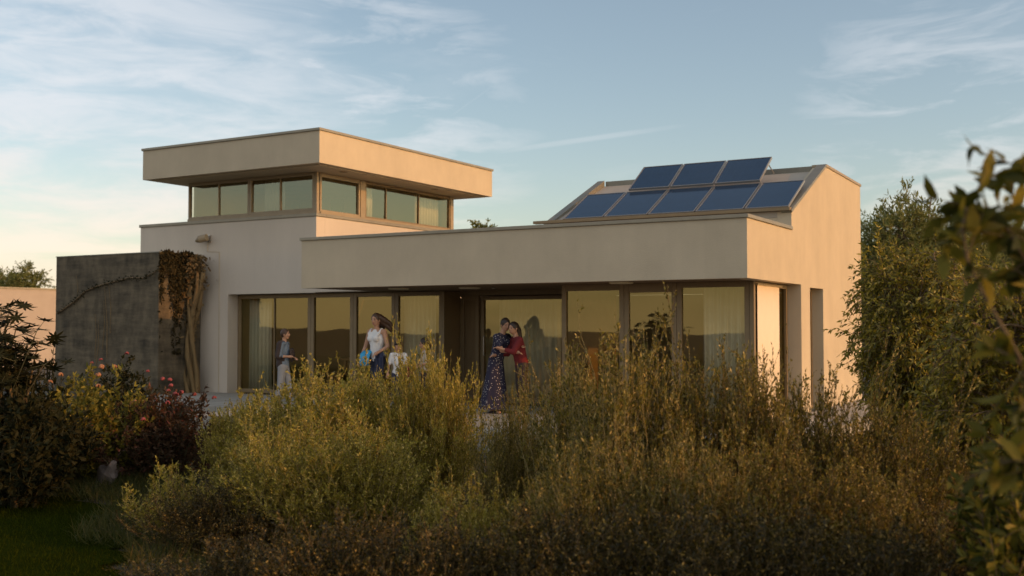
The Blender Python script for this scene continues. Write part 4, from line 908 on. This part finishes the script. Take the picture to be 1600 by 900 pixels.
# willow-like tree, lit, beside the side wall
p = at(1430, 500, 13.0); g0 = gz(p.x, p.y)
place_tree('willow_tree', 'leafy olive green willow overlapping the right edge of the house', (p.x, p.y, g0), 41,
  [((0, 0, 1.5), (.80, .8, 1.0)), ((-.30, .1, 2.15), (.42, .5, .55)), ((.25, 0, 2.0), (.6, .6, .7)), ((.3, -.1, .9), (.9, .8, .8))],
  [((0, 0, -.1), .08), ((.03, 0, .5), .07), ((0, .03, 1.0), .06), ((.04, 0, 1.6), .05), ((0, 0, 2.0), .03)], 16, 420, 10, 15, .058, .020, ['bark', 'leaf_willow'], droop=.45, twl=.28, shell=.45)
p = at(1585, 500, 8.6); g0 = gz(p.x, p.y)
place_tree('willow_tree', 'bushy olive tree behind the blurred branch at the right edge', (p.x, p.y, g0), 42,
  [((0, 0, 1.2), (.85, .8, 1.2)), ((0, 0, 1.9), (.5, .5, .45))],
  [((0, 0, -.1), .09), ((.03, 0, .6), .08), ((0, .03, 1.3), .06), ((.04, 0, 2.1), .03)], 12, 330, 9, 13, .05, .018, ['bark', 'leaf_willow'], droop=.3, twl=.22, shell=.4)
# tall pale trees behind the house
for (u, v, dp, w, sd_, lab) in ((1405, 292, 30, 2.1, 51, 'tall pale green tree rising behind the right end of the house'), (1490, 335, 33, 1.8, 52, 'tall green tree behind the blurred branch, further right'), (1585, 345, 36, 2.0, 53, 'distant green tree at the very right edge')):
    p = at(u, 500, dp); g0 = -.3; h = at(u, v, dp).z-g0
    place_tree('tall_tree', lab, (p.x, p.y, g0), sd_, [((0, 0, h*.60), (w*.8, w*.8, h*.36)), ((-.4, 0, h*.42), (w, w, h*.3)), ((.5, 0, h*.5), (w*.9, w*.9, h*.33)), ((0, 0, h*.82), (w*.4, w*.4, h*.13))],
      [((0, 0, -.2), .16), ((.05, 0, h*.3), .13), ((0, .05, h*.55), .09), ((.04, 0, h*.8), .04)], 14, 520, 8, 12, .13, .035, ['bark', 'leaf_tree'], up=.55, twl=.55, shell=.35, group='trees behind the house')
# little treetops behind the roofs and the garden wall
for (u, v, dp, w, sd_, lab) in ((38, 412, 62, 1.5, 54, 'small round treetop above the peach wall'), (4, 420, 66, 1.5, 55, 'low treetop at the left edge above the peach wall'), (752, 351, 38, .22, 56, 'tip of a treetop just showing over the long roof')):
    p = at(u, 500, dp); g0 = -.3; h = at(u, v, dp).z-g0
    place_tree('treetop', lab, (p.x, p.y, g0), sd_, [((0, 0, h-w*.6), (w, w*.9, w*.62)), ((.2*w, 0, h-w*1.4), (w*1.1, w, w*.7))],
      [((0, 0, -.2), .12), ((.02, 0, h*.5), .1), ((0, 0, h-w), .05)], 8, 160 if w > .5 else 14, 7, 10, .13, .045, ['bark', 'leaf_tree'], twl=.32, shell=.3, group='distant treetops')
# near, out of focus shrub at the right edge
def near_shrub(name, label, canes, seed, ln, wd, per):
    t = empty(name, tuple(Vector(canes[0][0]))); tag(t, label, 'shrub'); rg = np.random.default_rng(seed); segs = []; lv = []; o = np.array(canes[0][0])
    mb = MB()
    for c in canes:
        P = np.array([list(x) for x in c], float)-o; K = 14; ts = np.linspace(0, 1, K); n = len(P); xs = np.linspace(0, 1, n)
        Q = np.stack([np.interp(ts, xs, P[:, i]) for i in range(3)], 1)
        for _ in range(3): Q[1:-1] = (Q[:-2]+2*Q[1:-1]+Q[2:])/4
        mb.tube([Vector(q) for q in Q], list(np.linspace(.007, .003, K)), 'bark', 7)
        a, b = Q[5:-1], Q[6:]; lv.append(leaves_on(a, b, per, rg, ln, wd, .9, 0, .25))
        nt = 8; j = rg.integers(6, K-1, nt); base = Q[j]; d = unit(rg.normal(size=(nt, 3))+np.array([0, 0, .2])); e = base+d*.16
        segs.append((base, e, np.full(nt, .003), np.full(nt, .0015), 1)); lv.append(leaves_on(base, e, 5, rg, ln, wd, .7, 0, .3))
    mb.build('stem', t, smooth=True); linked('foliage', fol_mesh('foliage', segs, lv, ['leaf_near', 'bark']), parent=t); return t
D = 3.3
def near_pts(*uvd): return [at(*x) for x in uvd]
canes = [near_pts((1760, 1000, D), (1690, 720, D), (1580, 520, D), (1496, 420, D), (1492, 330, D), (1530, 270, D), (1600, 248, D), (1680, 280, D)),
         near_pts((1760, 1000, D+.1), (1700, 640, D+.1), (1620, 430, D+.1), (1570, 350, D+.1), (1540, 318, D+.1), (1508, 330, D+.1)),
         near_pts((1760, 1000, D+.2), (1720, 600, D+.2), (1640, 400, D+.2), (1590, 345, D+.2), (1550, 370, D+.2)),
         near_pts((1760, 1000, D), (1700, 760, D), (1640, 620, D), (1590, 560, D), (1555, 545, D)),
         near_pts((1760, 1000, D), (1720, 860, D), (1650, 740, D), (1600, 715, D), (1560, 725, D)),
         near_pts((1760, 1000, D+.2), (1700, 560, D+.2), (1650, 420, D+.2), (1610, 400, D+.2), (1575, 430, D+.2))]
near_shrub('near_shrub', 'blurred broad leaved shrub arching in close to the camera at the right edge', canes, 77, .082, .036, 4)
p = at(1730, 500, 5.4); g0 = gz(p.x, p.y)
me = shrub_mesh('dark_shrub', 61, 2.1, 1.0, 190, 12, 9, .06, .026, ['bark', 'leaf_near'], .2, .22, .7, .007, .4, .1)  # shrub at the edge, extended out of view to shade the bottom row
tag(linked('dark_shrub', me, (p.x, p.y, g0), 1.0), 'dense dark shrub filling the right edge behind the blurred branch', 'shrub')
